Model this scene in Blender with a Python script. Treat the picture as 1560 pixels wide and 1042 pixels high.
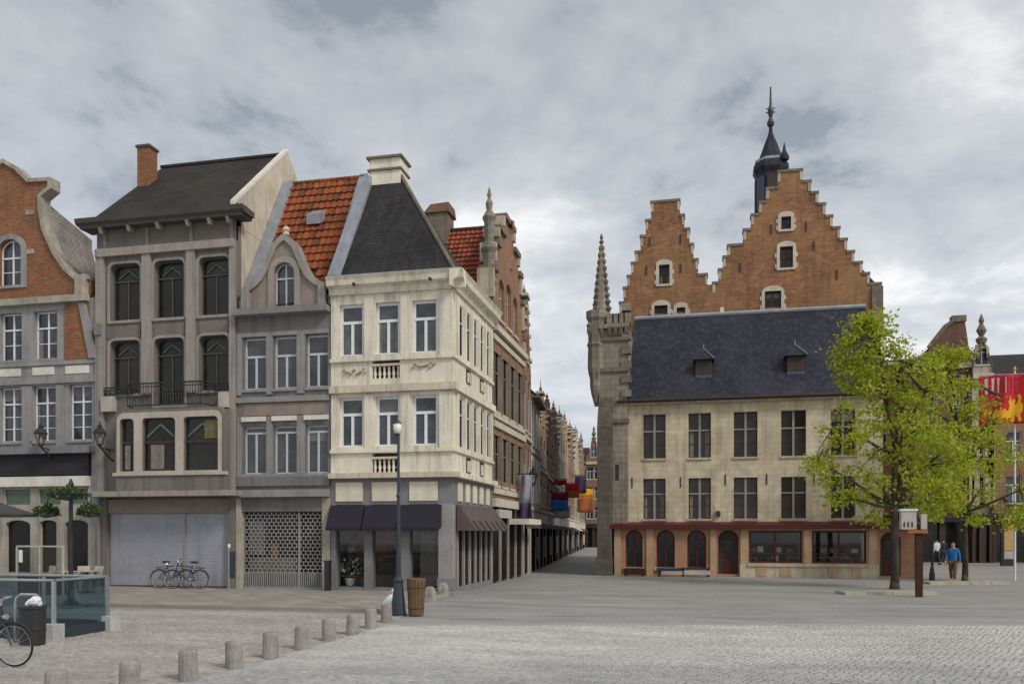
import bpy, bmesh, math, random
import numpy as np
from mathutils import Vector, Matrix
from mathutils.geometry import tessellate_polygon
random.seed(7)
sc = bpy.context.scene
for o in list(bpy.data.objects): bpy.data.objects.remove(o)
col = sc.collection
# ------------------------------------------------------------------ camera
YAW = math.radians(12.5); ca, sa = math.cos(YAW), math.sin(YAW)
FOC, CX, HY, EYE = 1290.0, 780.0, 812.0, 2.1
cd = bpy.data.cameras.new('camera'); cam = bpy.data.objects.new('camera', cd); col.objects.link(cam)
cam.location = (0, 0, EYE); cam.rotation_euler = (math.pi/2, 0, YAW)
cd.sensor_width = 36; cd.lens = FOC/1560*36; cd.shift_y = (HY-521)/1560; cd.clip_end = 3000
sc.camera = cam
# ------------------------------------------------------------------ sky, sun, exposure
SUN_EL, SUN_AZ = math.radians(40), math.radians(121)      # azimuth clockwise from +Y
w = bpy.data.worlds.new('World'); sc.world = w; w.use_nodes = True
nt = w.node_tree; N = nt.nodes; L = nt.links; N.clear()
wo = N.new('ShaderNodeOutputWorld'); bg = N.new('ShaderNodeBackground'); bg.inputs[1].default_value = 0.1
sky = N.new('ShaderNodeTexSky'); sky.sky_type = 'NISHITA'; sky.sun_disc = False
sky.sun_elevation = SUN_EL; sky.sun_rotation = SUN_AZ
tc = N.new('ShaderNodeTexCoord'); sep = N.new('ShaderNodeSeparateXYZ'); L.new(tc.outputs['Generated'], sep.inputs[0])
def wmath(op, a, b=None, c=None):
    n = N.new('ShaderNodeMath'); n.operation = op
    for i, q in enumerate((a, b, c)):
        if q is None: continue
        if isinstance(q, (int, float)): n.inputs[i].default_value = q
        else: L.new(q, n.inputs[i])
    return n.outputs[0]
zz = wmath('ADD', wmath('MAXIMUM', sep.outputs[2], 0.0), 0.28)
comb = N.new('ShaderNodeCombineXYZ'); L.new(wmath('DIVIDE', sep.outputs[0], zz), comb.inputs[0]); L.new(wmath('DIVIDE', sep.outputs[1], zz), comb.inputs[1])
def wnoise(scale, detail, rough, dist, loc):
    mp = N.new('ShaderNodeMapping'); mp.inputs['Location'].default_value = loc; L.new(comb.outputs[0], mp.inputs[0])
    n = N.new('ShaderNodeTexNoise'); n.inputs['Scale'].default_value = scale; n.inputs['Detail'].default_value = detail
    n.inputs['Roughness'].default_value = rough; n.inputs['Distortion'].default_value = dist; L.new(mp.outputs[0], n.inputs['Vector'])
    return n.outputs['Fac']
n1 = wnoise(0.7, 5, 0.5, 0.2, (9.1, 4.4, 0)); n2 = wnoise(2.6, 10, 0.6, 0.25, (8.0, 2.5, 4))
fac = wmath('ADD', wmath('MULTIPLY', n1, 0.52), wmath('MULTIPLY', n2, 0.48))
rp = N.new('ShaderNodeValToRGB'); L.new(fac, rp.inputs[0]); cr = rp.color_ramp
cr.elements[0].position = 0.41; cr.elements[0].color = (2.8, 3.2, 3.65, 1)
cr.elements[1].position = 0.575; cr.elements[1].color = (8.3, 8.3, 8.3, 1)
e = cr.elements.new(0.44); e.color = (4.2, 4.5, 4.9, 1)
e = cr.elements.new(0.52); e.color = (5.8, 6.0, 6.2, 1)
mx = N.new('ShaderNodeMixRGB'); mx.inputs[0].default_value = 0.93; L.new(sky.outputs[0], mx.inputs[1]); L.new(rp.outputs[0], mx.inputs[2])
mr = N.new('ShaderNodeMapRange'); mr.inputs[1].default_value = 0.0; mr.inputs[2].default_value = 0.62; mr.inputs[3].default_value = 1.12; mr.inputs[4].default_value = 0.74; L.new(sep.outputs[2], mr.inputs[0])
my = N.new('ShaderNodeMixRGB'); my.blend_type = 'MULTIPLY'; my.inputs[0].default_value = 1; L.new(mx.outputs[0], my.inputs[1]); L.new(mr.outputs[0], my.inputs[2]); L.new(my.outputs[0], bg.inputs[0]); L.new(bg.outputs[0], wo.inputs[0])
sd = bpy.data.lights.new('sun', 'SUN'); sd.energy = 1.5; sd.angle = math.radians(14); sd.color = (1, 0.95, 0.87)
sun = bpy.data.objects.new('sun', sd); col.objects.link(sun)
sdir = Vector((math.sin(SUN_AZ)*math.cos(SUN_EL), math.cos(SUN_AZ)*math.cos(SUN_EL), math.sin(SUN_EL)))
sun.rotation_euler = sdir.to_track_quat('Z', 'Y').to_euler(); sun.location = (30, -20, 40)
sc.view_settings.view_transform = 'Standard'; sc.view_settings.look = 'None'; sc.view_settings.exposure = 0.42; sc.view_settings.gamma = 1
sc.view_settings.use_curve_mapping = False
# ------------------------------------------------------------------ pixel to place
def dY(x, Y): return Y/(ca+(x-CX)/FOC*sa)
def fx(x, Y): return dY(x, Y)*(-sa+(x-CX)/FOC*ca)
def fz(x, y, Y): return EYE+dY(x, Y)*(HY-y)/FOC
def fyX(x, X):
    u = (x-CX)/FOC; return X/(u*ca-sa)*(ca+u*sa)
def gp(x, y, z=0.0):
    d = (EYE-z)*FOC/(y-HY); u = (x-CX)/FOC; return Vector((d*(-sa+u*ca), d*(ca+u*sa), z))
class Pl:                                   # a facade plane: s along, t up, n outward
    def __init__(self, o, S, Nn): self.o = Vector(o); self.S = Vector(S); self.N = Vector(Nn)
    def pt(self, s, t, n=0.0): return self.o+self.S*s+self.N*n+Vector((0, 0, t))
    def off(self, n): return Pl(self.o+self.N*n, self.S, self.N)
def front(Y): return Pl((0, Y, 0), (1, 0, 0), (0, -1, 0))
def side(X): return Pl((X, 0, 0), (0, 1, 0), (1, 0, 0))
# ------------------------------------------------------------------ materials
def newmat(name):
    m = bpy.data.materials.new(name); m.use_nodes = True; return m, m.node_tree.nodes, m.node_tree.links, m.node_tree.nodes['Principled BSDF']
def node(Ns, t, **k):
    n = Ns.new(t)
    for a, b in k.items(): setattr(n, a, b)
    return n
def noise(Ns, Ls, vec, scale, detail=5, rough=0.6, stretch=None):
    if stretch:
        mp = Ns.new('ShaderNodeMapping'); mp.inputs['Scale'].default_value = stretch; Ls.new(vec, mp.inputs[0]); vec = mp.outputs[0]
    n = Ns.new('ShaderNodeTexNoise'); n.inputs['Scale'].default_value = scale; n.inputs['Detail'].default_value = detail; n.inputs['Roughness'].default_value = rough
    Ls.new(vec, n.inputs['Vector']); return n.outputs['Fac']
def remap(Ns, Ls, f, a, b, lo=0.3, hi=0.7):
    m = Ns.new('ShaderNodeMapRange'); m.inputs[1].default_value = lo; m.inputs[2].default_value = hi; m.inputs[3].default_value = a; m.inputs[4].default_value = b
    Ls.new(f, m.inputs[0]); return m.outputs[0]
def mixc(Ns, Ls, f, a, b, mode='MIX'):
    m = Ns.new('ShaderNodeMixRGB'); m.blend_type = mode
    for i, q in ((0, f), (1, a), (2, b)):
        if isinstance(q, (int, float)): m.inputs[i].default_value = q
        elif isinstance(q, tuple): m.inputs[i].default_value = (*q[:3], 1)
        else: Ls.new(q, m.inputs[i])
    return m.outputs[0]
def c3(c, k=1.0): return tuple(min(1, x*k) for x in c)
def wear(Ns, Ls, pos, base, var, vscale, streak, col2, scol=(0.045, 0.042, 0.038)):
    """base colour (colour or socket) with patches, fine grain and vertical run stains"""
    f = noise(Ns, Ls, pos, vscale, 7, 0.65)
    v = remap(Ns, Ls, f, 1-var, 1+var*0.7)
    c = mixc(Ns, Ls, 1.0, base, v, 'MULTIPLY')
    if col2: c = mixc(Ns, Ls, remap(Ns, Ls, noise(Ns, Ls, pos, vscale*0.45, 6, 0.7), 0, 0.75, 0.45, 0.68), c, col2)
    if streak:
        s = noise(Ns, Ls, pos, 1.0, 6, 0.65, (4.2, 4.2, 0.32))
        c = mixc(Ns, Ls, remap(Ns, Ls, s, 0, streak, 0.48, 0.72), c, scol)
    g = noise(Ns, Ls, pos, 22, 3, 0.7)
    return mixc(Ns, Ls, 1.0, c, remap(Ns, Ls, g, 0.86, 1.12), 'MULTIPLY')
def bumpto(Ns, Ls, bs, h, strength, dist):
    b = Ns.new('ShaderNodeBump'); b.inputs['Strength'].default_value = strength; b.inputs['Distance'].default_value = dist
    Ls.new(h, b.inputs['Height']); Ls.new(b.outputs[0], bs.inputs['Normal'])
def plain(name, c, rough=0.8, var=0.18, vscale=1.3, streak=0.25, col2=None, bump=0.3, bscale=14, metal=0.0, spec=0.3):
    m, Ns, Ls, bs = newmat(name); pos = Ns.new('ShaderNodeNewGeometry').outputs['Position']
    Ls.new(wear(Ns, Ls, pos, c, var, vscale, streak, col2), bs.inputs['Base Color'])
    bs.inputs['Roughness'].default_value = rough; bs.inputs['Metallic'].default_value = metal; bs.inputs['Specular IOR Level'].default_value = spec
    if bump: bumpto(Ns, Ls, bs, noise(Ns, Ls, pos, bscale, 6, 0.7), bump, 0.02)
    return m
def courses(name, c1, c2, mortar, bw, bh, mort=0.012, rough=0.85, var=0.2, streak=0.3, vscale=0.9, col2=None, bump=0.6, zs=1.0, spec=0.2, scol=(0.045, 0.042, 0.038)):
    m, Ns, Ls, bs = newmat(name); pos = Ns.new('ShaderNodeNewGeometry').outputs['Position']
    sp = Ns.new('ShaderNodeSeparateXYZ'); Ls.new(pos, sp.inputs[0])
    ad = node(Ns, 'ShaderNodeMath', operation='ADD'); Ls.new(sp.outputs[0], ad.inputs[0]); Ls.new(sp.outputs[1], ad.inputs[1])
    mz = node(Ns, 'ShaderNodeMath', operation='MULTIPLY'); Ls.new(sp.outputs[2], mz.inputs[0]); mz.inputs[1].default_value = zs
    cb = Ns.new('ShaderNodeCombineXYZ'); Ls.new(ad.outputs[0], cb.inputs[0]); Ls.new(mz.outputs[0], cb.inputs[1])
    b = Ns.new('ShaderNodeTexBrick'); Ls.new(cb.outputs[0], b.inputs[0]); b.inputs['Scale'].default_value = 1
    b.inputs['Brick Width'].default_value = bw; b.inputs['Row Height'].default_value = bh; b.inputs['Mortar Size'].default_value = mort; b.inputs['Mortar Smooth'].default_value = 0.3
    for k, c in (('Color1', c1), ('Color2', c2), ('Mortar', mortar)): b.inputs[k].default_value = (*c, 1)
    Ls.new(wear(Ns, Ls, pos, b.outputs[0], var, vscale, streak, col2, scol), bs.inputs['Base Color'])
    bs.inputs['Roughness'].default_value = rough; bs.inputs['Specular IOR Level'].default_value = spec
    inv = node(Ns, 'ShaderNodeMath', operation='SUBTRACT'); inv.inputs[0].default_value = 1; Ls.new(b.outputs['Fac'], inv.inputs[1])
    ad2 = node(Ns, 'ShaderNodeMath', operation='MULTIPLY_ADD'); Ls.new(noise(Ns, Ls, pos, 18, 5, 0.7), ad2.inputs[0]); ad2.inputs[1].default_value = 0.5; Ls.new(inv.outputs[0], ad2.inputs[2])
    bumpto(Ns, Ls, bs, ad2.outputs[0], bump, 0.02); return m
def island(name, ca_, cb_, rough=0.75, spec=0.3, transl=0.0, cc=None, moss=None, zone=None):
    m, Ns, Ls, bs = newmat(name); g = Ns.new('ShaderNodeNewGeometry'); oi = Ns.new('ShaderNodeObjectInfo')
    ad = node(Ns, 'ShaderNodeMath', operation='ADD'); Ls.new(g.outputs['Random Per Island'], ad.inputs[0]); Ls.new(oi.outputs['Random'], ad.inputs[1])
    fr = node(Ns, 'ShaderNodeMath', operation='FRACT'); Ls.new(ad.outputs[0], fr.inputs[0])
    c = mixc(Ns, Ls, fr.outputs[0], ca_, cb_)
    if cc: c = mixc(Ns, Ls, remap(Ns, Ls, fr.outputs[0], 0, 1, 0.8, 0.82), c, cc)
    if zone:      # paler worn stones further into the square
        sp = Ns.new('ShaderNodeSeparateXYZ'); Ls.new(g.outputs['Position'], sp.inputs[0]); q = node(Ns, 'ShaderNodeMath', operation='MULTIPLY_ADD'); Ls.new(sp.outputs[0], q.inputs[0]); q.inputs[1].default_value = -.16; Ls.new(sp.outputs[1], q.inputs[2])
        q2 = node(Ns, 'ShaderNodeMath', operation='MULTIPLY_ADD'); Ls.new(noise(Ns, Ls, g.outputs['Position'], .45, 6, .65), q2.inputs[0]); q2.inputs[1].default_value = 5.0; Ls.new(q.outputs[0], q2.inputs[2])
        c = mixc(Ns, Ls, remap(Ns, Ls, q2.outputs[0], 0, .8, 14.6, 17.6), c, zone)
    if zone or name == 'sett_beige':      # old stains and tyre-darkened patches
        c = mixc(Ns, Ls, 1.0, c, remap(Ns, Ls, noise(Ns, Ls, g.outputs['Position'], .8, 8, .72, (.45, 1.1, 1)), .68, 1.16), 'MULTIPLY')
    if moss: c = mixc(Ns, Ls, remap(Ns, Ls, noise(Ns, Ls, g.outputs['Position'], 1.1, 6, 0.65), 0, 0.75, 0.47, 0.66), c, moss)
    c = mixc(Ns, Ls, 1.0, c, remap(Ns, Ls, noise(Ns, Ls, g.outputs['Position'], 9, 4, 0.7), 0.72, 1.2), 'MULTIPLY')
    Ls.new(c, bs.inputs['Base Color']); bs.inputs['Roughness'].default_value = rough; bs.inputs['Specular IOR Level'].default_value = spec
    if transl:
        t = Ns.new('ShaderNodeBsdfTranslucent'); Ls.new(c, t.inputs[0]); ms = Ns.new('ShaderNodeMixShader'); ms.inputs[0].default_value = transl
        out = Ns['Material Output']; Ls.new(bs.outputs[0], ms.inputs[1]); Ls.new(t.outputs[0], ms.inputs[2]); Ls.new(ms.outputs[0], out.inputs[0])
    return m
def glassdark(name, ca_, cb_, rough=0.06, spec=0.5):
    m, Ns, Ls, bs = newmat(name); oi = Ns.new('ShaderNodeObjectInfo'); g = Ns.new('ShaderNodeNewGeometry')
    c = mixc(Ns, Ls, oi.outputs['Random'], ca_, cb_)
    c = mixc(Ns, Ls, 1.0, c, remap(Ns, Ls, noise(Ns, Ls, g.outputs['Position'], 1.6, 4, 0.6), 0.45, 1.5), 'MULTIPLY')
    Ls.new(c, bs.inputs['Base Color']); bs.inputs['Roughness'].default_value = rough; bs.inputs['Specular IOR Level'].default_value = spec
    bumpto(Ns, Ls, bs, noise(Ns, Ls, g.outputs['Position'], 2.2, 2, 0.5), 0.25, 0.01); return m
def clearglass(name, tint, refl=0.12):
    m, Ns, Ls, bs = newmat(name); tr = Ns.new('ShaderNodeBsdfTransparent'); tr.inputs[0].default_value = (*tint, 1)
    gl = Ns.new('ShaderNodeBsdfGlossy'); gl.inputs['Roughness'].default_value = 0.03
    fr = Ns.new('ShaderNodeLayerWeight'); fr.inputs[0].default_value = 0.5; pw = node(Ns, 'ShaderNodeMath', operation='POWER'); Ls.new(fr.outputs['Facing'], pw.inputs[0]); pw.inputs[1].default_value = 5
    ad = node(Ns, 'ShaderNodeMath', operation='MULTIPLY_ADD'); Ls.new(pw.outputs[0], ad.inputs[0]); ad.inputs[1].default_value = 0.7; ad.inputs[2].default_value = refl*0.5+0.02
    ms = Ns.new('ShaderNodeMixShader'); Ls.new(ad.outputs[0], ms.inputs[0]); Ls.new(tr.outputs[0], ms.inputs[1]); Ls.new(gl.outputs[0], ms.inputs[2])
    Ls.new(ms.outputs[0], Ns['Material Output'].inputs[0]); return m
M = {}
M['brickA'] = courses('brick_orange', (0.34, 0.115, 0.042), (0.19, 0.062, 0.026), (0.28, 0.2, 0.13), 0.21, 0.07, col2=(0.22, 0.11, 0.06), streak=0.25)
M['brickS'] = courses('brick_gable', (0.37, 0.165, 0.072), (0.22, 0.086, 0.042), (0.30, 0.215, 0.145), 0.3, 0.1, col2=(0.33, 0.20, 0.092), streak=0.42, var=0.34, vscale=0.7)
M['brickE'] = courses('brick_street', (0.36, 0.15, 0.075), (0.25, 0.105, 0.058), (0.34, 0.28, 0.21), 0.22, 0.075, col2=(0.26, 0.17, 0.115))
M['brownE'] = plain('stone_brown', (0.25, 0.2, 0.15), streak=0.45, var=0.3, col2=(0.17, 0.13, 0.1))
M['brickD'] = courses('brick_dark', (0.21, 0.1, 0.065), (0.15, 0.075, 0.05), (0.2, 0.15, 0.12), 0.22, 0.075)
M['ashlar'] = courses('stone_ashlar', (0.66, 0.57, 0.42), (0.57, 0.485, 0.35), (0.54, 0.46, 0.335), 0.5, 0.26, mort=0.01, col2=(0.44, 0.355, 0.235), streak=0.4, bump=0.45, var=0.26, vscale=1.2)
M['towerstone'] = courses('stone_tower', (0.32, 0.285, 0.225), (0.25, 0.222, 0.175), (0.2, 0.18, 0.15), 0.5, 0.28, col2=(0.17, 0.155, 0.135), streak=0.6, var=0.3)
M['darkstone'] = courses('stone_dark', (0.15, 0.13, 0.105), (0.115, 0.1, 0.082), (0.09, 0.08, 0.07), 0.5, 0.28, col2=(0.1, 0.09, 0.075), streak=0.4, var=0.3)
M['creamstone'] = plain('stone_cream', (0.50, 0.44, 0.33), col2=(0.34, 0.28, 0.19), streak=0.45, var=0.25)
M['quoinstone'] = plain('stone_white', (0.56, 0.51, 0.42), streak=0.25)
M['copingstone'] = plain('stone_coping', (0.2, 0.165, 0.13), streak=0.4, col2=(0.12, 0.11, 0.09), var=0.3, vscale=3)
M['bluestone'] = plain('blue_stone', (0.22, 0.21, 0.22), streak=0.3)
M['stoneA'] = plain('stone_grey_warm', (0.29, 0.275, 0.265), streak=0.35, var=0.2)
M['stoneAtrim'] = plain('stone_trim_pale', (0.40, 0.365, 0.295), streak=0.5, var=0.3, col2=(0.24, 0.215, 0.17))
M['whitepanel'] = plain('white_panel', (0.68, 0.64, 0.57), streak=0.2)
M['greyB'] = plain('render_taupe', (0.185, 0.168, 0.15), streak=0.5, var=0.16, vscale=0.8, col2=(0.175, 0.15, 0.135))
M['greyBl'] = plain('render_taupe_light', (0.31, 0.278, 0.248), streak=0.4, var=0.12)
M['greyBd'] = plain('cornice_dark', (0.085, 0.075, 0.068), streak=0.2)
M['frieze'] = plain('frieze_brown', (0.135, 0.118, 0.105), streak=0.25)
M['frameB'] = plain('frame_beige', (0.46, 0.41, 0.34), streak=0.15)
M['greyC'] = plain('render_grey', (0.185, 0.172, 0.168), streak=0.5, var=0.15, vscale=0.8)
M['greyCl'] = plain('render_grey_light', (0.27, 0.255, 0.25), streak=0.3)
M['brownC'] = plain('render_mauve', (0.27, 0.215, 0.185), streak=0.25)
M['creamD'] = plain('paint_cream', (0.74, 0.685, 0.56), streak=0.45, var=0.16, vscale=0.9, col2=(0.66, 0.60, 0.48), bump=0.15)
M['creamDd'] = plain('paint_cream_dirty', (0.58, 0.51, 0.40), streak=0.4, var=0.2)
M['creamA'] = plain('plaster_aged', (0.40, 0.37, 0.315), streak=0.5, var=0.25, col2=(0.27, 0.245, 0.2))
M['pinkD'] = plain('plaster_ornament', (0.46, 0.33, 0.25), streak=0.2)
M['panelD'] = plain('panel_cream', (0.66, 0.6, 0.47), streak=0.15)
M['greyD'] = plain('paint_lilac_grey', (0.2, 0.193, 0.198), streak=0.2)
M['greyDp'] = plain('paint_lilac_grey_pale', (0.30, 0.283, 0.28), streak=0.2)
M['whitewood'] = plain('painted_white', (0.74, 0.75, 0.78), streak=0.06, var=0.06, bump=0.1, rough=0.5)
M['greywood'] = plain('painted_pale_grey', (0.50, 0.52, 0.55), streak=0.08, var=0.06, bump=0.1, rough=0.5)
M['darkwood'] = plain('dark_wood', (0.055, 0.035, 0.028), streak=0.1, rough=0.6)
M['redwood'] = plain('red_paint', (0.085, 0.013, 0.012), streak=0.2, rough=0.5)
M['wood'] = plain('brown_wood', (0.165, 0.095, 0.045), streak=0.35, var=0.3, vscale=4, rough=0.6)
M['slate'] = courses('slate_dark', (0.032, 0.032, 0.035), (0.046, 0.044, 0.045), (0.018, 0.018, 0.018), 0.26, 0.12, mort=0.007, rough=0.7, col2=(0.062, 0.056, 0.05), streak=0.45, scol=(0.085, 0.075, 0.068), var=0.35, bump=0.8, spec=0.15)
M['slateB'] = courses('slate_brown', (0.034, 0.029, 0.027), (0.046, 0.039, 0.035), (0.018, 0.015, 0.015), 0.26, 0.13, mort=0.008, rough=0.75, spec=0.12, col2=(0.062, 0.056, 0.045), streak=0.15, bump=0.5)
M['slateS'] = courses('slate_blue', (0.020, 0.022, 0.032), (0.028, 0.030, 0.041), (0.012, 0.012, 0.016), 0.28, 0.13, mort=0.007, rough=0.6, col2=(0.042, 0.043, 0.06), streak=0.55, scol=(0.075, 0.08, 0.115), var=0.35, bump=0.8, spec=0.2)
M['slateA'] = courses('slate_pale', (0.36, 0.33, 0.305), (0.29, 0.265, 0.245), (0.18, 0.17, 0.16), 0.25, 0.14, col2=(0.22, 0.19, 0.165), streak=0.5, var=0.3)
M['lead'] = plain('lead_sheet', (0.33, 0.35, 0.39), streak=0.25, rough=0.45, metal=0.3, var=0.2)
M['leaddark'] = plain('lead_dark', (0.075, 0.085, 0.12), streak=0.25, rough=0.5)
M['tile'] = island('clay_tile', (0.33, 0.09, 0.030), (0.22, 0.056, 0.022), cc=(0.15, 0.05, 0.024), moss=(0.10, 0.046, 0.018))
M['tileE'] = island('clay_tile_red', (0.34, 0.082, 0.04), (0.23, 0.06, 0.034), cc=(0.14, 0.05, 0.034), moss=(0.15, 0.07, 0.042))
M['tileunder'] = plain('roof_batten', (0.07, 0.035, 0.022), streak=0)
M['glass'] = glassdark('window_glass', (0.028, 0.034, 0.044), (0.062, 0.07, 0.082))
M['glassB'] = glassdark('window_glass_green', (0.010, 0.011, 0.009), (0.019, 0.019, 0.015), 0.12, 0.3)
M['glassdull'] = glassdark('shop_glass_dark', (0.012, 0.011, 0.011), (0.035, 0.028, 0.024), 0.9, 0.0)
M['glassS'] = glassdark('window_glass_brown', (0.014, 0.009, 0.008), (0.042, 0.024, 0.019), 0.15, 0.4)
M['glassD'] = glassdark('window_glass_blue', (0.035, 0.044, 0.054), (0.085, 0.098, 0.105), 0.08, 0.5)
M['shopglass'] = clearglass('shop_glass', (0.88, 0.9, 0.9), 0.02)
M['barrierglass'] = clearglass('barrier_glass', (0.66, 0.75, 0.79), 0.08)
M['lampglass'] = clearglass('lantern_glass', (0.75, 0.75, 0.72), 0.25)
M['milkglass'] = plain('milk_glass', (0.78, 0.75, 0.68), streak=0, var=0.05, bump=0, rough=0.25)
M['chevron'] = plain('dull_green', (0.085, 0.13, 0.095), streak=0, var=0.3, vscale=6, rough=0.3)
M['amber'] = plain('leaded_amber', (0.17, 0.125, 0.035), streak=0, var=0.4, vscale=9, rough=0.3)
M['blindcloth'] = plain('blind_cloth', (0.17, 0.18, 0.19), streak=0.1, var=0.2)
M['curtain'] = plain('curtain', (0.2, 0.185, 0.16), streak=0.2, var=0.3, vscale=5)
M['iron'] = plain('black_iron', (0.022, 0.023, 0.026), streak=0, rough=0.45, var=0.3, spec=0.5)
M['bluemetal'] = plain('navy_metal', (0.024, 0.036, 0.05), streak=0.1, rough=0.4, spec=0.5)
M['steel'] = plain('brushed_steel', (0.55, 0.57, 0.58), streak=0.15, rough=0.32, metal=0.85)
M['shutter'] = plain('roller_shutter', (0.33, 0.335, 0.385), streak=0.22, rough=0.5, var=0.12, col2=(0.28, 0.28, 0.31))
M['grille'] = plain('grille_metal', (0.34, 0.33, 0.32), streak=0.2, rough=0.5, metal=0.3)
M['navyfab'] = plain('navy_canvas', (0.024, 0.021, 0.032), streak=0.1, rough=0.9, var=0.15)
M['brownfab'] = plain('brown_canvas', (0.12, 0.088, 0.082), streak=0.15, rough=0.9)
M['brownfabd'] = plain('brown_canvas_dark', (0.052, 0.036, 0.035), streak=0.15, rough=0.9)
M['blackfab'] = plain('black_canvas', (0.032, 0.03, 0.034), streak=0.1, rough=0.85)
M['greyfab'] = plain('grey_canvas', (0.075, 0.07, 0.075), streak=0.1, rough=0.9)
M['inside'] = plain('interior_dark', (0.05, 0.04, 0.034), streak=0)
M['insidew'] = plain('interior_warm', (0.42, 0.2, 0.1), streak=0, var=0.6, vscale=3)
M['goods1'] = island('goods_mixed', (0.35, 0.12, 0.06), (0.12, 0.16, 0.1), cc=(0.6, 0.55, 0.45))
M['flowerw'] = island('flowers_pale', (0.7, 0.68, 0.4), (0.75, 0.75, 0.68), cc=(0.55, 0.12, 0.06))
M['leaf'] = island('leaf_spring', (0.50, 0.55, 0.04), (0.26, 0.37, 0.03), transl=0.55, cc=(0.56, 0.52, 0.07), rough=0.6)
M['leafd'] = island('leaf_dark', (0.055, 0.10, 0.022), (0.03, 0.065, 0.018), transl=0.25, cc=(0.10, 0.15, 0.03))
M['bark'] = plain('bark', (0.062, 0.048, 0.036), var=0.4, vscale=5, streak=0.2, col2=(0.10, 0.085, 0.055), bump=0.8, bscale=9)
M['bollard'] = plain('stone_bollard', (0.31, 0.28, 0.26), var=0.25, vscale=5, streak=0.35, bump=0.5, bscale=20)
M['concrete'] = plain('stone_block', (0.46, 0.46, 0.45), streak=0.25)
M['concretey'] = plain('stone_kerb', (0.42, 0.385, 0.30), streak=0.25)
M['corten'] = plain('rust_brown', (0.05, 0.02, 0.012), var=0.4, vscale=3, streak=0.3)
M['terracotta'] = courses('brick_pink', (0.46, 0.21, 0.125), (0.38, 0.165, 0.095), (0.38, 0.25, 0.18), 0.23, 0.075, col2=(0.40, 0.26, 0.16), streak=0.2, bump=0.3)
M['tanstone'] = plain('stone_tan', (0.46, 0.315, 0.19), streak=0.35, var=0.2)
M['rubber'] = plain('rubber', (0.02, 0.02, 0.02), streak=0, rough=0.7)
M['whiteplastic'] = plain('white_plastic', (0.72, 0.74, 0.75), streak=0.05, rough=0.5, var=0.1)
def flat(name, c, rough=0.8): return plain(name, c, rough=rough, streak=0.05, var=0.12, vscale=4, bump=0.1)
M['red'] = flat('cloth_red', (0.50, 0.022, 0.028)); M['yellow'] = flat('cloth_yellow', (0.75, 0.40, 0.02)); M['clothwhite'] = flat('cloth_white', (0.62, 0.52, 0.52))
M['clothblue'] = flat('cloth_blue', (0.03, 0.2, 0.5)); M['clothpurple'] = flat('cloth_purple', (0.06, 0.035, 0.085)); M['clothlilac'] = flat('cloth_lilac', (0.27, 0.265, 0.32)); M['clothpink'] = flat('cloth_pink', (0.22, 0.02, 0.08))
M['orange'] = flat('orange_paint', (0.36, 0.13, 0.04)); M['poster'] = flat('poster_print', (0.55, 0.36, 0.14)); M['signwhite'] = flat('sign_white', (0.46, 0.42, 0.38))
M['skin'] = flat('skin', (0.45, 0.25, 0.17), 0.5); M['hair'] = flat('hair', (0.03, 0.02, 0.015)); M['jblue'] = flat('jacket_blue', (0.03, 0.14, 0.36)); M['jwhite'] = flat('shirt_white', (0.6, 0.6, 0.6)); M['jdark'] = flat('coat_dark', (0.03, 0.03, 0.045)); M['jeans'] = flat('jeans', (0.035, 0.045, 0.075)); M['trsb'] = flat('trousers_brown', (0.13, 0.075, 0.045))
# ------------------------------------------------------------------ building blocks
base_of = {}
def prop(o, label=None, cat=None, group=None, kind=None):
    for k, v in (('label', label), ('category', cat), ('group', group), ('kind', kind)):
        if v: o[k] = v
    return o
def thing(name, label, cat, loc=(0, 0, 0), rz=0.0, group=None, kind=None):
    o = bpy.data.objects.new(name, None); col.objects.link(o); o.location = loc; o.rotation_euler = (0, 0, rz); o.empty_display_size = 0.3
    base_of[o.as_pointer()] = Vector(loc); return prop(o, label, cat, group, kind)
def mkobj(name, me, mat, parent, base):
    o = bpy.data.objects.new(name, me); col.objects.link(o)
    if mat and not me.materials: me.materials.append(M[mat])
    if parent: o.parent = parent
    base_of[o.as_pointer()] = base; return o
def copy_tree(o, parent=None):
    c = o.copy(); col.objects.link(c); c.parent = parent
    for ch in [q for q in bpy.data.objects if q.parent == o]: copy_tree(ch, c)
    return c
def rect(s0, s1, t0, t1): return [(s0, t0), (s1, t0), (s1, t1), (s0, t1)]
def arch(s0, s1, t0, t1, k=1.0, n=10):
    r = (s1-s0)/2; c = (s0+s1)/2; sp = t1-r*k
    return [(s0, t0), (s1, t0)]+[(c+r*math.cos(math.pi*i/n), sp+r*k*math.sin(math.pi*i/n)) for i in range(n+1)]
def rround(s0, s1, t0, t1, r):
    q = [(math.cos(a)*r, math.sin(a)*r) for a in [math.pi/2*i/4 for i in range(5)]]
    return [(s0, t0), (s1, t0)]+[(s1-r+a, t1-r+b) for a, b in q]+[(s0+r-a, t1-r+b) for a, b in reversed(q)]
def inset(loop, k):
    cs = (min(p[0] for p in loop)+max(p[0] for p in loop))/2; ct = (min(p[1] for p in loop)+max(p[1] for p in loop))/2
    hs = max(p[0] for p in loop)-cs; ht = max(p[1] for p in loop)-ct
    return [(cs+(p[0]-cs)*(hs-k)/hs, ct+(p[1]-ct)*(ht-k)/ht) for p in loop]
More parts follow.
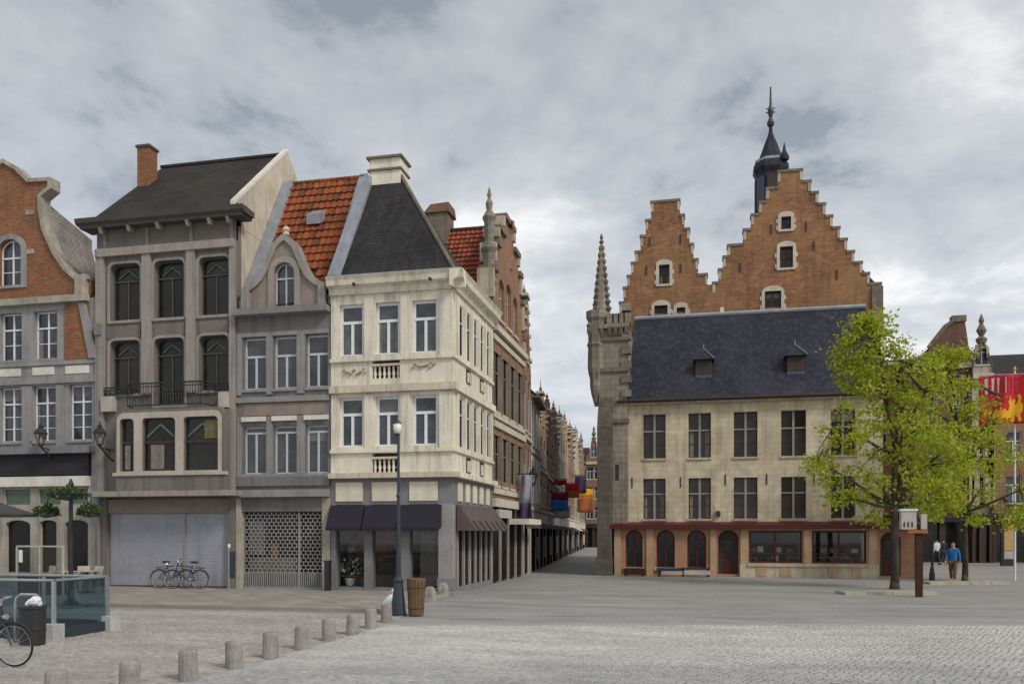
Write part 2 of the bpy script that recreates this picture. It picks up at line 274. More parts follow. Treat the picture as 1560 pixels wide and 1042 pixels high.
class MB:
    def __init__(self): self.v = []; self.f = []
    def add(self, vs, fs):
        b = len(self.v); self.v += [Vector(p) for p in vs]; self.f += [[b+i for i in f] for f in fs]; return self
    def hexa(self, p):
        return self.add(p, [(0, 3, 2, 1), (4, 5, 6, 7), (0, 1, 5, 4), (1, 2, 6, 5), (2, 3, 7, 6), (3, 0, 4, 7)])
    def box(self, x0, x1, y0, y1, z0, z1):
        return self.hexa([(x0, y0, z0), (x1, y0, z0), (x1, y1, z0), (x0, y1, z0), (x0, y0, z1), (x1, y0, z1), (x1, y1, z1), (x0, y1, z1)])
    def pbox(self, P, s0, s1, t0, t1, n0, n1, tn=0.0):      # tn: extra projection at the top edge
        q = P.pt
        return self.hexa([q(s0, t0, n0), q(s1, t0, n0), q(s1, t0, n1), q(s0, t0, n1), q(s0, t1, n0), q(s1, t1, n0), q(s1, t1, n1+tn), q(s0, t1, n1+tn)])
    def slab(self, P, outer, holes=(), n0=-0.3, n1=0.0):
        loops = [list(outer)]+[list(h) for h in holes]
        tris = tessellate_polygon([[Vector((a, b, 0)) for a, b in lp] for lp in loops])
        fl = [p for lp in loops for p in lp]; k = len(fl); b = len(self.v)
        self.v += [P.pt(a, t, n1) for a, t in fl]+[P.pt(a, t, n0) for a, t in fl]
        for t in tris:
            self.f.append([b+t[0], b+t[1], b+t[2]]); self.f.append([b+k+t[2], b+k+t[1], b+k+t[0]])
        i = 0
        for lp in loops:
            m = len(lp)
            for j in range(m): a, c = b+i+j, b+i+(j+1) % m; self.f.append([a, c, c+k, a+k])
            i += m
        return self
    def sheet(self, pts, th=0.08):
        pts = [Vector(p) for p in pts]; nn = (pts[1]-pts[0]).cross(pts[2]-pts[0]).normalized()
        if nn.z < 0: nn = -nn
        k = len(pts); b = len(self.v); self.v += pts+[p-nn*th for p in pts]
        self.f += [[b+i for i in range(k)], [b+k+i for i in reversed(range(k))]]+[[b+i, b+k+i, b+k+(i+1) % k, b+(i+1) % k] for i in range(k)]
        return self
    def tube(self, pts, rad, seg=8):
        pts = [Vector(p) for p in pts]; n = len(pts)
        if not isinstance(rad, (list, tuple)): rad = [rad]*n
        b = len(self.v); up = None
        for i, p in enumerate(pts):
            d = (pts[min(i+1, n-1)]-pts[max(i-1, 0)]).normalized()
            if up is None: up = d.orthogonal().normalized()
            up = (up-d*up.dot(d))
            up = up.normalized() if up.length > 1e-5 else d.orthogonal().normalized()
            r = d.cross(up)
            for k in range(seg):
                a = 2*math.pi*k/seg; self.v.append(p+(up*math.cos(a)+r*math.sin(a))*rad[i])
        for i in range(n-1):
            for k in range(seg):
                k2 = (k+1) % seg; self.f.append([b+i*seg+k, b+i*seg+k2, b+(i+1)*seg+k2, b+(i+1)*seg+k])
        self.f.append([b+k for k in reversed(range(seg))]); self.f.append([b+(n-1)*seg+k for k in range(seg)]); return self
    def lathe(self, prof, c=(0, 0, 0), seg=12, rot=0.0, sq=(1, 1)):
        c = Vector(c); b = len(self.v); n = len(prof)
        for r, z in prof:
            for k in range(seg):
                a = 2*math.pi*k/seg+rot; self.v.append(c+Vector((r*math.cos(a)*sq[0], r*math.sin(a)*sq[1], z)))
        for i in range(n-1):
            for k in range(seg):
                k2 = (k+1) % seg; self.f.append([b+i*seg+k, b+i*seg+k2, b+(i+1)*seg+k2, b+(i+1)*seg+k])
        self.f.append([b+k for k in reversed(range(seg))]); self.f.append([b+(n-1)*seg+k for k in range(seg)]); return self
    def ring(self, c, ax, R, r, seg=28, rs=6):
        c = Vector(c); ax = Vector(ax).normalized(); u = ax.orthogonal().normalized(); v = ax.cross(u); b = len(self.v)
        for i in range(seg):
            a = 2*math.pi*i/seg; d = u*math.cos(a)+v*math.sin(a)
            for j in range(rs):
                t = 2*math.pi*j/rs; self.v.append(c+d*(R+r*math.cos(t))+ax*r*math.sin(t))
        for i in range(seg):
            for j in range(rs):
                i2, j2 = (i+1) % seg, (j+1) % rs; self.f.append([b+i*rs+j, b+i2*rs+j, b+i2*rs+j2, b+i*rs+j2])
        return self
    def mesh(self, name, base=Vector(), smooth=False, fix=True):
        me = bpy.data.meshes.new(name); me.from_pydata([tuple(p-base) for p in self.v], [], self.f)
        if fix:
            bm = bmesh.new(); bm.from_mesh(me); bmesh.ops.recalc_face_normals(bm, faces=bm.faces); bm.to_mesh(me); bm.free()
        if smooth:
            for p in me.polygons: p.use_smooth = True
        me.update(); return me
    def build(self, name, mat, parent=None, smooth=False, label=None, kind=None, local=False):
        base = Vector() if (local or parent is None) else base_of[parent.as_pointer()]
        o = mkobj(name, self.mesh(name, base, smooth), mat, parent, base)
        return prop(o, label, None, None, kind)
def part(name, mat, parent, P, s0, s1, t0, t1, n0, n1, tn=0.0): return MB().pbox(P, s0, s1, t0, t1, n0, n1, tn).build(name, mat, parent)
def window(P, house, s0, s1, t0, t1, rec=0.17, fw=0.055, cols=2, trans=0.68, rows=1, urows=1, fmat='whitewood', gmat='glass', sill='bluestone', shape=None, ucols=None, label=None):
    """one window: frame (+mullions, transom), a pane for each light, a sill"""
    m = MB(); a, b = -rec-0.05, -rec
    lights = []
    if shape: m.slab(P, shape, [inset(shape, fw)], a, b)
    else:
        m.pbox(P, s0, s0+fw, t0, t1, a, b).pbox(P, s1-fw, s1, t0, t1, a, b).pbox(P, s0+fw, s1-fw, t0, t0+fw, a, b).pbox(P, s0+fw, s1-fw, t1-fw, t1, a, b)
    tt = t0+(t1-t0)*trans if trans else t1-fw*0.5
    mw = fw*0.55
    if trans: m.pbox(P, s0+fw*0.6, s1-fw*0.6, tt-mw, tt+mw, a+0.004, b+0.016)
    sec = [(t0+fw, tt-(mw if trans else 0), cols, rows)]
    if trans: sec.append((tt+mw, t1-fw, ucols or cols, urows))
    for q0, q1, nc, nr in sec:
        cw = (s1-s0-2*fw)/nc; rh = (q1-q0)/nr
        for i in range(1, nc):
            c = s0+fw+cw*i; m.pbox(P, c-mw, c+mw, q0-0.01, q1+0.01, a+0.002, b+0.008)
        for i in range(1, nr):
            c = q0+rh*i; m.pbox(P, s0+fw*0.7, s1-fw*0.7, c-mw*0.45, c+mw*0.45, a+0.006, b+0.004)
        for i in range(nc):
            for j in range(nr): lights.append((s0+fw+cw*i-0.008, s0+fw+cw*(i+1)+0.008, q0+rh*j-0.008, q0+rh*(j+1)+0.008))
    w_ = m.build('window', fmat, house, label=label)
    if shape and len(lights) == 1: MB().slab(P, inset(shape, fw*0.6), [], -rec-0.035, -rec-0.022).build('pane', gmat, w_)
    elif shape:
        for q in lights[:-1] if trans else lights: MB().pbox(P, *q, -rec-0.035, -rec-0.022).build('pane', gmat, w_)
        if trans:
            ins = inset(shape, fw*0.6); top = [p for p in ins if p[1] > tt+mw]; MB().slab(P, [(s0+fw*0.6, tt), (s1-fw*0.6, tt)]+top, [], -rec-0.033, -rec-0.02).build('pane', gmat, w_)
    else:
        for q in lights: MB().pbox(P, *q, -rec-0.035, -rec-0.022).build('pane', gmat, w_)
    if not shape and gmat in ('glass', 'glassD', 'glassS') and rec > .1:
        q = random.random()
        if q < .3: part('blind', 'blindcloth', w_, P, s0+fw, s1-fw, t1-fw-(t1-t0)*random.uniform(.12, .3), t1-fw, -rec-.021, -rec-.018)
        elif q < .6:
            for a0, a1 in ((s0+fw, s0+fw+(s1-s0)*random.uniform(.1, .2)), (s1-fw-(s1-s0)*random.uniform(.1, .2), s1-fw)): part('curtain', 'curtain', w_, P, a0, a1, t0+fw, tt-mw, -rec-.021, -rec-.018)
    if sill: part('sill', sill, w_, P, s0-0.05, s1+0.05, t0-0.09, t0+0.012, -rec, 0.07)
    return w_
def strip(P, a, b, sg, win, wout, n0, n1, ext=.03):
    """a coping piece along an outline edge a-b; sg +1 where the wall lies left of / below the edge"""
    dx, dz = b[0]-a[0], b[1]-a[1]; L_ = math.hypot(dx, dz) or 1; dx /= L_; dz /= L_; ox, oz = -dz*sg, dx*sg
    a = (a[0]-dx*ext, a[1]-dz*ext); b = (b[0]+dx*ext, b[1]+dz*ext)
    n1 += .0013*(sg > 0); n0 -= .002*(sg > 0)+random.uniform(0, .001)
    q = [(a[0]-ox*win, a[1]-oz*win), (b[0]-ox*win, b[1]-oz*win), (b[0]+ox*wout, b[1]+oz*wout), (a[0]+ox*wout, a[1]+oz*wout)]
    return MB().hexa([P.pt(*v, n0) for v in q]+[P.pt(*v, n1) for v in q])
class Px:
    def __init__(self, Y, xr): self.Y, self.xr = Y, xr; self.P = front(Y)
    def s(self, x): return fx(x, self.Y)
    def t(self, y): return fz(self.xr, y, self.Y)
    def r(self, x0, x1, yt, yb): return self.s(x0), self.s(x1), self.t(yb), self.t(yt)
YL = 28.0
LX = [fx(x, YL) for x in (-150, 149, 361, 504, 690)]
XST = LX[4]
#@@SETTING
# ------------------------------------------------------------------ the ground
def groundmat():
    m, Ns, Ls, bs = newmat('plaza_stone'); pos = Ns.new('ShaderNodeNewGeometry').outputs['Position']
    sp = Ns.new('ShaderNodeSeparateXYZ'); Ls.new(pos, sp.inputs[0])
    b = Ns.new('ShaderNodeTexBrick'); Ls.new(pos, b.inputs[0]); b.inputs['Scale'].default_value = 1; b.inputs['Brick Width'].default_value = 0.2; b.inputs['Row Height'].default_value = 0.11
    b.inputs['Mortar Size'].default_value = 0.012
    for k, c in (('Color1', (0.315, 0.30, 0.285)), ('Color2', (0.365, 0.35, 0.333)), ('Mortar', (0.27, 0.255, 0.24))): b.inputs[k].default_value = (*c, 1)
    c = mixc(Ns, Ls, remap(Ns, Ls, noise(Ns, Ls, pos, 0.3, 6, 0.6, (0.5, 1.6, 1)), 0, 0.6), b.outputs[0], (0.31, 0.305, 0.305))
    c = mixc(Ns, Ls, 1.0, c, remap(Ns, Ls, noise(Ns, Ls, pos, 0.9, 8, 0.75, (0.3, 1.4, 1)), 0.6, 1.28), 'MULTIPLY')
    c = mixc(Ns, Ls, 1.0, c, remap(Ns, Ls, noise(Ns, Ls, pos, 9, 4, 0.7), 0.82, 1.15), 'MULTIPLY')
    Ls.new(c, bs.inputs['Base Color']); bs.inputs['Roughness'].default_value = 0.75; bs.inputs['Specular IOR Level'].default_value = 0.3
    q = node(Ns, 'ShaderNodeMath', operation='MULTIPLY_ADD'); Ls.new(sp.outputs[0], q.inputs[0]); q.inputs[1].default_value = -.222; Ls.new(sp.outputs[1], q.inputs[2])
    q2 = node(Ns, 'ShaderNodeMath', operation='MULTIPLY_ADD'); Ls.new(noise(Ns, Ls, pos, .5, 6, .65), q2.inputs[0]); q2.inputs[1].default_value = 5.0; Ls.new(q.outputs[0], q2.inputs[2])
    c = mixc(Ns, Ls, remap(Ns, Ls, q2.outputs[0], .6, 0, 21.6, 23.6), c, (0.44, 0.42, 0.40))     # worn pale stones along the carriageway
    Ls.new(c, bs.inputs['Base Color'])
    bumpto(Ns, Ls, bs, noise(Ns, Ls, pos, 11, 6, 0.7), 0.35, 0.02); return m
M['ground'] = groundmat()
M['palepave'] = plain('pale_paving', (0.40, 0.38, 0.36), var=0.16, vscale=0.55, streak=0, col2=(0.36, 0.345, 0.34), bump=0.35, bscale=9)
M['sett'] = island('sett_granite', (0.385, 0.38, 0.38), (0.34, 0.342, 0.35), cc=(0.42, 0.41, 0.40), rough=0.75, zone=(0.56, 0.53, 0.495))
M['settbeige'] = island('sett_beige', (0.40, 0.375, 0.34), (0.335, 0.31, 0.28), cc=(0.44, 0.41, 0.37), rough=0.7)
M['joint'] = plain('joint_sand', (0.42, 0.405, 0.385), var=0.25, vscale=2, streak=0)
M['kerbred'] = plain('kerb_brick', (0.29, 0.235, 0.21), streak=0)
M['pavement'] = courses('pavement_brown', (0.36, 0.33, 0.29), (0.31, 0.28, 0.245), (0.25, 0.225, 0.2), 0.3, 0.3, streak=0, col2=(0.29, 0.265, 0.23), var=0.3)
def struct(name, mb, mat): return mb.build(name, mat, None, kind='structure')
struct('drain_line', MB().box(-3.2, -.2, 23.0, 23.08, .001, .006), 'palepave'); struct('drain_line', MB().box(.9, 4.6, 23.9, 23.98, .001, .006), 'palepave')
ground = struct('plaza_ground', MB().sheet([(-500, -100, 0), (500, -100, 0), (500, 900, 0), (-500, 900, 0)], 0.3), 'ground')
# bollard line splits the beige forecourt (left) from the carriageway (right)
BL = [gp(*p) for p in ((85, 1075), (197, 1055), (287, 1036), (357, 1018), (412, 1003), (460, 989), (501, 976), (537, 967), (565, 957), (589, 948))]
edge = [(-8.6, 4.0), (-8.0, 7.5)]+[(p.x-0.05, p.y) for p in BL]+[(-7.3, 20.5)]
fc = [(p[0], p[1], 0.004) for p in edge]+[(-30, 20.5, 0.004), (-30, 4, 0.004)]
forecourt = struct('forecourt', MB().sheet(fc, 0.003), 'joint')
pale = struct('carriageway_border', MB().sheet([(-7.2, 18.15, 0.005), (14, 22.85, 0.005), (14, 23.1, 0.005), (-7.2, 18.4, 0.005)], 0.003), 'palepave')
nearj = struct('carriageway', MB().sheet([(-8.5, 3, 0.004), (14, 3, 0.004), (14, 22.83, 0.004), (-7.0, 18.15, 0.004), (-6.97, 12.56, 0.004), (-7.0, 11, 0.004), (-7.6, 8.7, 0.004)], 0.003), 'joint')
pave = struct('pavement', MB().box(-32, XST+0.2, 21.2, YL+0.5, 0.0, 0.09), 'pavement')
kerb = struct('kerb', MB().box(-32, XST+0.2, 21.0, 21.19, 0.0, 0.095), 'kerbred')
struct('street_paving', MB().sheet([(XST-2, YL+0.5, 0.006), (-2, YL+0.5, 0.006), (-4, 43, 0.006), (-10, 140, 0.006), (-26, 140, 0.006)], 0.003), 'ground')
# setts: the nearest as single stones, the rest as one mass for each field
def inpoly(x, y, poly):
    r = False; n = len(poly)
    for i in range(n):
        a, b = poly[i], poly[(i+1) % n]
        if (a[1] > y) != (b[1] > y) and x < (b[0]-a[0])*(y-a[1])/(b[1]-a[1])+a[0]: r = not r
    return r
def visible(x, y, pad=2.2):
    d = -sa*x+ca*y; r = ca*x+sa*y
    return d > 10.8 and abs(r) < d*0.61+pad
def sett_shape(hx, hy, h=0.010, bev=0.010):
    return ([(-hx, -hy, 0), (hx, -hy, 0), (hx, hy, 0), (-hx, hy, 0), (-hx+bev, -hy+bev, h), (hx-bev, -hy+bev, h), (hx-bev, hy-bev, h), (-hx+bev, hy-bev, h)],
            [(0, 1, 5, 4), (1, 2, 6, 5), (2, 3, 7, 6), (3, 0, 4, 7), (4, 5, 6, 7)])
protos = {}
for mname in ('sett', 'settbeige'):
    protos[mname] = []
    for k in range(4):
        vs, fs = sett_shape(0.054+0.003*k, 0.043+0.003*(k % 3)); me = MB().add(vs, fs).mesh('sett'); me.materials.append(M[mname]); protos[mname].append(me)
def lay(poly, mname, parent, ang, limit, n_single):
    c, s = math.cos(ang), math.sin(ang); pts = []
    for j in range(-50, 260):
        y0 = j*0.105
        for i in range(-260, 200):
            lx = i*0.128+(j % 2)*0.064+random.uniform(-.02, .02); ly = y0+random.uniform(-.016, .016)+0.09*math.sin(lx*0.9+j*.02)+.03*math.sin(lx*3.1+j*.3)
            x, y = lx*c-ly*s, lx*s+ly*c
            if 8 < y < limit and visible(x, y) and inpoly(x, y, poly): pts.append((x, y))
    pts.sort(key=lambda p: (not (abs(ca*p[0]+sa*p[1]) < .605*(-sa*p[0]+ca*p[1]) and -sa*p[0]+ca*p[1] > 11.75), -sa*p[0]+ca*p[1]))
    for x, y in pts[:n_single]:
        o = bpy.data.objects.new('sett', random.choice(protos[mname])); col.objects.link(o); o.parent = parent
        o.location = (x, y, 0.0045+random.uniform(-.006, .006)); o.rotation_euler = (random.uniform(-.06, .06), random.uniform(-.06, .06), ang+random.uniform(-.05, .05))
    V = []; Fc = []
    for x, y in pts[n_single:]:
        hx, hy = random.uniform(.052, .062), random.uniform(.041, .05); vs, fs = sett_shape(hx, hy); z = 0.0045+random.uniform(-.004, .004); b = len(V)
        tx, ty = random.uniform(-.05, .05), random.uniform(-.05, .05); a = ang+random.uniform(-.06, .06); cc, ss = math.cos(a), math.sin(a)
        V += [(x+p[0]*cc-p[1]*ss, y+p[0]*ss+p[1]*cc, z+p[2]+(p[0]*tx+p[1]*ty if p[2] else 0)) for p in vs]; Fc += [[b+q for q in f] for f in fs]
    me = bpy.data.meshes.new('setts'); me.from_pydata(V, [], Fc); me.materials.append(M[mname])
    o = bpy.data.objects.new('sett_field', me); col.objects.link(o); o.parent = parent; o['kind'] = 'stuff'
lay([(p[0], p[1]) for p in fc], 'settbeige', forecourt, 0.1, 20.4, 150)
lay([(-8.3, 3), (14, 3), (14, 22.75), (-6.95, 18.1), (-6.9, 12.5), (-6.9, 11), (-7.4, 8.7)], 'sett', nearj, 0.14, 23, 150)
#@@LEFT
# ------------------------------------------------------------------ house A: brick and stone with a scrolled gable
def houseA():
    X = Px(YL, 70); P = X.P; s, t, r = X.s, X.t, X.r; x0, x1 = LX[0], LX[1]-0.02
    h = thing('town_house', 'brick and grey stone house with scrolled gable and white cross-bar windows', 'house', ((x0+x1)/2, YL, 0))
    cxp = 6
    prof = [(0, 238), (20, 252), (39, 273), (72, 274), (72, 288), (57, 299), (57, 318), (63, 350), (78, 385), (95, 412), (112, 428), (131, 428), (131, 458)]
    R = [(s(cxp+a), t(b)) for a, b in prof]; cs = s(cxp); Lf = [(2*cs-a, b) for a, b in R[1:]]
    win0 = arch(*r(-2, 33, 360, 432), 0.8); gout = [(2*cs-R[-1][0], t(462))]+list(reversed(Lf))[0:]+R+[(R[-1][0], t(462))]
    gout = list(reversed(Lf))+R
    MB().slab(P, gout, [win0], -0.35, 0).build('gable_wall', 'brickA', h)
    # coping that follows the scroll
    for sg in (1, -1):
        for i in range(len(R)-2): strip(P, (cs+sg*(R[i][0]-cs), R[i][1]), (cs+sg*(R[i+1][0]-cs), R[i+1][1]), sg, .09, .05, -.42, .09+.003*i).build('coping', 'stoneAtrim', h)
    MB().slab(P, arch(*r(-10, 41, 352, 436), 0.8), [win0], 0.003, 0.05).build('window_surround', 'stoneA', h)
    a = r(-2, 33, 360, 432); window(P, h, *a, shape=win0, trans=0.62, rows=2, sill='stoneA')
    for xx in (118, -106): part('scroll_block', 'stoneAtrim', h, P, s(xx), s(xx+17), t(455), t(424), -.3, .16)
    # stone trims across the gable
    for yy in (318, 378): MB().pbox(P, s(40), s(52), t(yy+7), t(yy), -.1, .03).build('band_block', 'stoneAtrim', h)
    # body walls
    rows2 = [(-88, -53), (-40, -6), (2-2, 33), (52, 87)]; rows1 = [(-90, -55), (-40, -6), (0, 33), (50, 85), (105, 140)]
    holes = [rect(*r(a, b, 474, 547)) for a, b in rows2]+[rect(*r(a, b, 588, 672)) for a, b in rows1]
    MB().slab(P, rect(x0, x1, t(690), t(458)), holes, -0.3, 0).build('wall', 'stoneA', h)
    for a, b in rows2: window(P, h, *r(a, b, 474, 547), trans=0.66, rows=2, urows=1, sill='stoneA')
    for a, b in rows1: window(P, h, *r(a, b, 588, 672), trans=0.7, rows=3, urows=1, sill='stoneA')
    part('brick_panel', 'brickA', h, P, s(99), s(137), t(550), t(466), .003, .03)
    part('brick_panel', 'brickA', h, P, s(-112), s(-92), t(550), t(466), .003, .03)
    MB().hexa([P.pt(s(138), t(550), .0), P.pt(s(151), t(550), .0), P.pt(s(151), t(550), .12), P.pt(s(138), t(550), .12), P.pt(s(122), t(466), .0), P.pt(s(132), t(466), .0), P.pt(s(132), t(466), .12), P.pt(s(122), t(466), .12)]).build('scroll_edge', 'stoneA', h)
    part('cornice', 'stoneAtrim', h, P, x0, s(137), t(464), t(454), -.1, .22)
    part('belt', 'stoneA', h, P, x0, x1, t(585), t(574), -.1, .1); part('belt', 'stoneA', h, P, x0, x1, t(557), t(551), -.1, .07)
    for a, b in ((-45, -8), (0, 32), (50, 83), (100, 136)): part('white_panel', 'whitepanel', h, P, s(a), s(b), t(571), t(559), .003, .025)
    for a, b in ((34, 51), (86, 99), (-5, -1)): part('pilaster', 'greyCl', h, P, s(a)+.03, s(b)-.03, t(690), t(588), .003, .07)
    part('cornice', 'bluestone', h, P, x0, x1-.05, t(692), t(681), -.1, .35)
    # shop front
    part('fascia', 'blackfab', h, P, x0, x1-.3, t(724), t(692), -.3, .12); part('belt', 'whitepanel', h, P, x0, s(138), t(741), t(726), -.3, .2)
    arches = [arch(*r(a, b, 792, 872), 0.35) for a, b in ((-40, -8), (8, 46), (60, 86), (98, 134))]; panels = [rect(*r(a, b, 745, 768)) for a, b in ((-40, -8), (8, 46), (60, 92), (104, 134))]
    MB().slab(P, rect(x0, s(140), 0.09, t(741)), arches+panels, -.3, 0).build('shop_wall', 'creamA', h)
    for lp in arches: MB().slab(P, lp, [], -.2, -.17).build('shop_pane', 'glassB', h)
    for lp in panels: MB().slab(P, lp, [], -.1, -.06).build('fanlight', 'chevron', h)
    part('pier', 'stoneA', h, P, s(140), x1, 0.09, t(690), -.3, .02)
    part('rear_wall', 'stoneA', h, P, x0+.02, x1-.02, 0, t(459), -9, -.36)
    # roof behind the gable, following the scroll
    m = MB(); q0 = []; q1 = []
    full = [(2*cs-a, b) for a, b in reversed(R[5:12])]+R[5:12]
    for a, b in full: q0.append(P.pt(a*.985+cs*.015, b-.12, -.36)); q1.append(P.pt(cs+(a-cs)*.95, t(440)+(b-t(440))*.8, -2.9))
    k = len(full); m.add(q0+q1, [[i, i+1, k+i+1, k+i] for i in range(k-1)]+[list(range(k)), list(range(k, 2*k))]).build('roof', 'slateA', h)
    MB().tube([P.pt(s(154), t(516), .14), P.pt(s(154), t(690), .14), P.pt(s(154), .1, .14)], .055).build('downpipe', 'bluestone', h); part('hopper', 'bluestone', h, P, s(150), s(158), t(517), t(500), .02, .25)
    return h
houseA()
# ------------------------------------------------------------------ house B: taupe house with oriel and wide eaves
def houseB():
    X = Px(YL, 255); P = X.P; s, t, r = X.s, X.t, X.r; x0, x1 = LX[1], LX[2]-.015
    h = thing('town_house', 'taupe house with shaped oriel, iron balcony and brown slate roof', 'house', ((x0+x1)/2, YL, 0))
    bays = [(168, 214), (235, 281), (303, 349)]; holes = []; wins = []
    for i, (a, b) in enumerate(bays):
        holes.append(rround(*r(a, b, 397, 485), .22)); wins.append(('u', *r(a, b, 397, 485)))
        holes.append(rround(*r(a, b, 515, 598 if i != 1 else 618), .22)); wins.append(('m', *r(a, b, 515, 598 if i != 1 else 618)))
    MB().slab(P, rect(x0, x1, t(757), t(330)), holes, -.32, 0).build('wall', 'greyB', h)
    for (k, a, b, c, d), lp in zip(wins, holes):
        w_ = window(P, h, a, b, c, d, rec=.22, fw=.05, cols=1, trans=None, fmat='greyBd', gmat='glassB', shape=lp, sill='greyBl')
        m = (a+b)/2; q = d-.55
        MB().slab(P, [(a+.22, q), (m, q+.3), (b-.22, q), (b-.22, q+.05), (m, q+.36), (a+.22, q+.05)], [], -.215, -.2).build('green_chevron', 'chevron', w_)  # flat dull green chevron strip laid in front of the pane
        part('glazing_bar', 'greyBd', w_, P, m-.02, m+.02, c+.05, q-.05, -.25, -.19); part('glazing_bar', 'greyBd', w_, P, a+.05, b-.05, q-.1, q-.05, -.25, -.185)
        MB().slab(P, [(p[0], p[1]) for p in rround(a-.1, b+.1, c-.08, d+.1, .28)], [lp], .003, .045).build('window_surround', 'greyBl', h)
    for a, b in ((149, 161), (219, 232), (286, 299), (352, 361)): part('pilaster', 'greyBl', h, P, max(s(a), x0), min(s(b), x1), t(757 if a in (149, 352) else 600), t(378), .003, .14)
    part('belt', 'greyBl', h, P, x0+.01, x1-.01, t(386), t(374), -.1, .2); part('frieze', 'frieze', h, P, x0, x1, t(374), t(344), -.1, .05)
    for a, b in ((160, 218), (232, 286), (299, 352)): part('spandrel', 'greyB', h, P, s(a)+.1, s(b)-.1, t(511), t(493), .003, .03)
    for xx in (162, 226, 293, 354): part('frieze_strip', 'greyB', h, P, s(xx)-.07, s(xx)+.07, t(374), t(345), .05, .09)
    for xx in (162, 204, 248, 293, 326, 354): part('bracket', 'greyBl', h, P, s(xx)-.06, s(xx)+.06, t(352), t(344), .05, .3, .1)
    e = t(344); ov = .52
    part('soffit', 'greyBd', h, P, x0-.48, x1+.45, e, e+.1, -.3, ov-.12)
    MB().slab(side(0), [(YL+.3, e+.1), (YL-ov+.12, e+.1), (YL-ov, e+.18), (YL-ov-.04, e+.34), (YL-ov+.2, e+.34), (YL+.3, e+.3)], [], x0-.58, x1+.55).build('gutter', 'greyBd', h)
    # roof: ridge parallel to the front, gable walls at both ends
    yr = 31.9; zr = 17.6; ze = e+.42; yb = 36.0
    MB().sheet([(x0+.02, YL-.25, ze), (x1-.18, YL-.25, ze), (x1-.18, yr, zr), (x0+.02, yr, zr)], .12).build('roof_slope', 'slateB', h)
    MB().sheet([(x0+.02, yb, ze), (x1-.18, yb, ze), (x1-.18, yr, zr-.02), (x0+.02, yr, zr-.02)], .12).build('roof_slope', 'slateB', h)
    Q = side(x1)
    MB().slab(Q, [(YL+.1, ze-.6), (yb, ze-.6), (yb, ze), (yr, zr+.12), (YL+.1, ze+.3)], [], -.16, 0).build('gable_wall', 'creamDd', h)
    MB().slab(side(x0+.25), [(YL+.1, ze-.6), (yb, ze-.6), (yb, ze-.05), (yr, zr-.15), (YL+.1, ze-.05)], [], -.2, 0).build('gable_wall', 'creamDd', h)
    d = Vector((0, yr-(YL-.1), zr+.14-ze-.1)); 
    MB().hexa([(x1-.2, YL-.1, ze+.12), (x1+.03, YL-.1, ze+.12), (x1+.03, yr, zr+.1), (x1-.2, yr, zr+.1), (x1-.2, YL-.1, ze+.26), (x1+.03, YL-.1, ze+.26), (x1+.03, yr, zr+.24), (x1-.2, yr, zr+.24)]).build('verge', 'whitepanel', h)
    MB().box(x0, x1-.19, yr-.1, yr+.1, zr-.03, zr+.07).build('ridge_cap', 'slateB', h)
    ch = MB().box(x0+.04, x0+.58, yr-1.65, yr-1.1, zr-2.2, zr+.12).build('chimney', 'brickA', h); MB().box(x0-.01, x0+.63, yr-1.7, yr-1.05, zr+.12, zr+.22).build('chimney_cap', 'greyBd', ch)
    part('rear_wall', 'creamDd', h, P, x0+.01, x1-.01, 0, e, -8, -.34)
    # oriel
    po = .62; XO = Px(YL-po, 255); PO = XO.P; so, to = XO.s, XO.t
    lt = [(183, 205), (217, 268), (280, 333)]; hl = [rround(so(a), so(b), to(717), to(636), .16) for a, b in lt]
    MB().slab(PO, [(so(176), to(752)), (so(341), to(752)), (so(341), to(632)), (so(336), to(622)), (so(182), to(622)), (so(176), to(632))], hl, -.2, 0).build('oriel_wall', 'greyB', h)
    MB().slab(PO, rround(so(179), so(338), to(721), to(627), .3), hl, .003, .05).build('oriel_frame', 'frameB', h)
    for (a, b), lp in zip(lt, hl):
        w_ = window(PO, h, so(a), so(b), to(717), to(636), rec=.12, fw=.05, cols=1, trans=None, fmat='darkwood', gmat='glassB', shape=lp, sill=None)
        a, b, c, d = so(a), so(b), to(717), to(636)
        part('glazing_bar', 'darkwood', w_, PO, a+.04, b-.04, c+(d-c)*.52, c+(d-c)*.57, -.15, -.09)
        if b-a > .7:
            m = (a+b)/2; q = c+(d-c)*.62; MB().slab(PO, [(a+.12, q), (m, q+.45), (b-.12, q), (b-.12, q+.1), (m, q+.56), (a+.12, q+.1)], [], -.115, -.1).build('green_chevron', 'chevron', w_)  # same flat green chevron, on the wider oriel lights
        if lt.index((183, 205)) == 0 and b > so(330): part('leaded_light', 'amber', w_, PO, a+(b-a)*.55, b-.08, c+(d-c)*.6, d-.12, -.118, -.105)
        else: part('curtain', 'curtain', w_, PO, a+(b-a)*.2, a+(b-a)*.6, c+.08, c+(d-c)*.5, -.118, -.108)
    part('oriel_sill', 'frameB', h, PO, so(174), so(343), to(724), to(719), -.2, .1)
    MB().box(so(176), so(341), YL-po+.2, YL-.01, to(752), to(624)).build('oriel_body', 'greyB', h)
    part('oriel_base', 'greyBl', h, P, x0+.02, x1+.35, t(757), t(749), -.1, po+.22); part('apron', 'greyB', h, PO, so(178), so(339), to(748), to(724), .003, .03)
    for a, b in ((160, 178), (338, 352)): part('cheek_wall', 'frameB', h, P, s(a), s(b), t(625), t(602), .0, .25)
    # iron balcony
    m = MB(); zt, zb = to(583), to(618); pts = [(s(162), .12), (s(205), .12), (s(212), po+.05), (s(322), po+.05), (s(330), .12), (s(352), .12)]
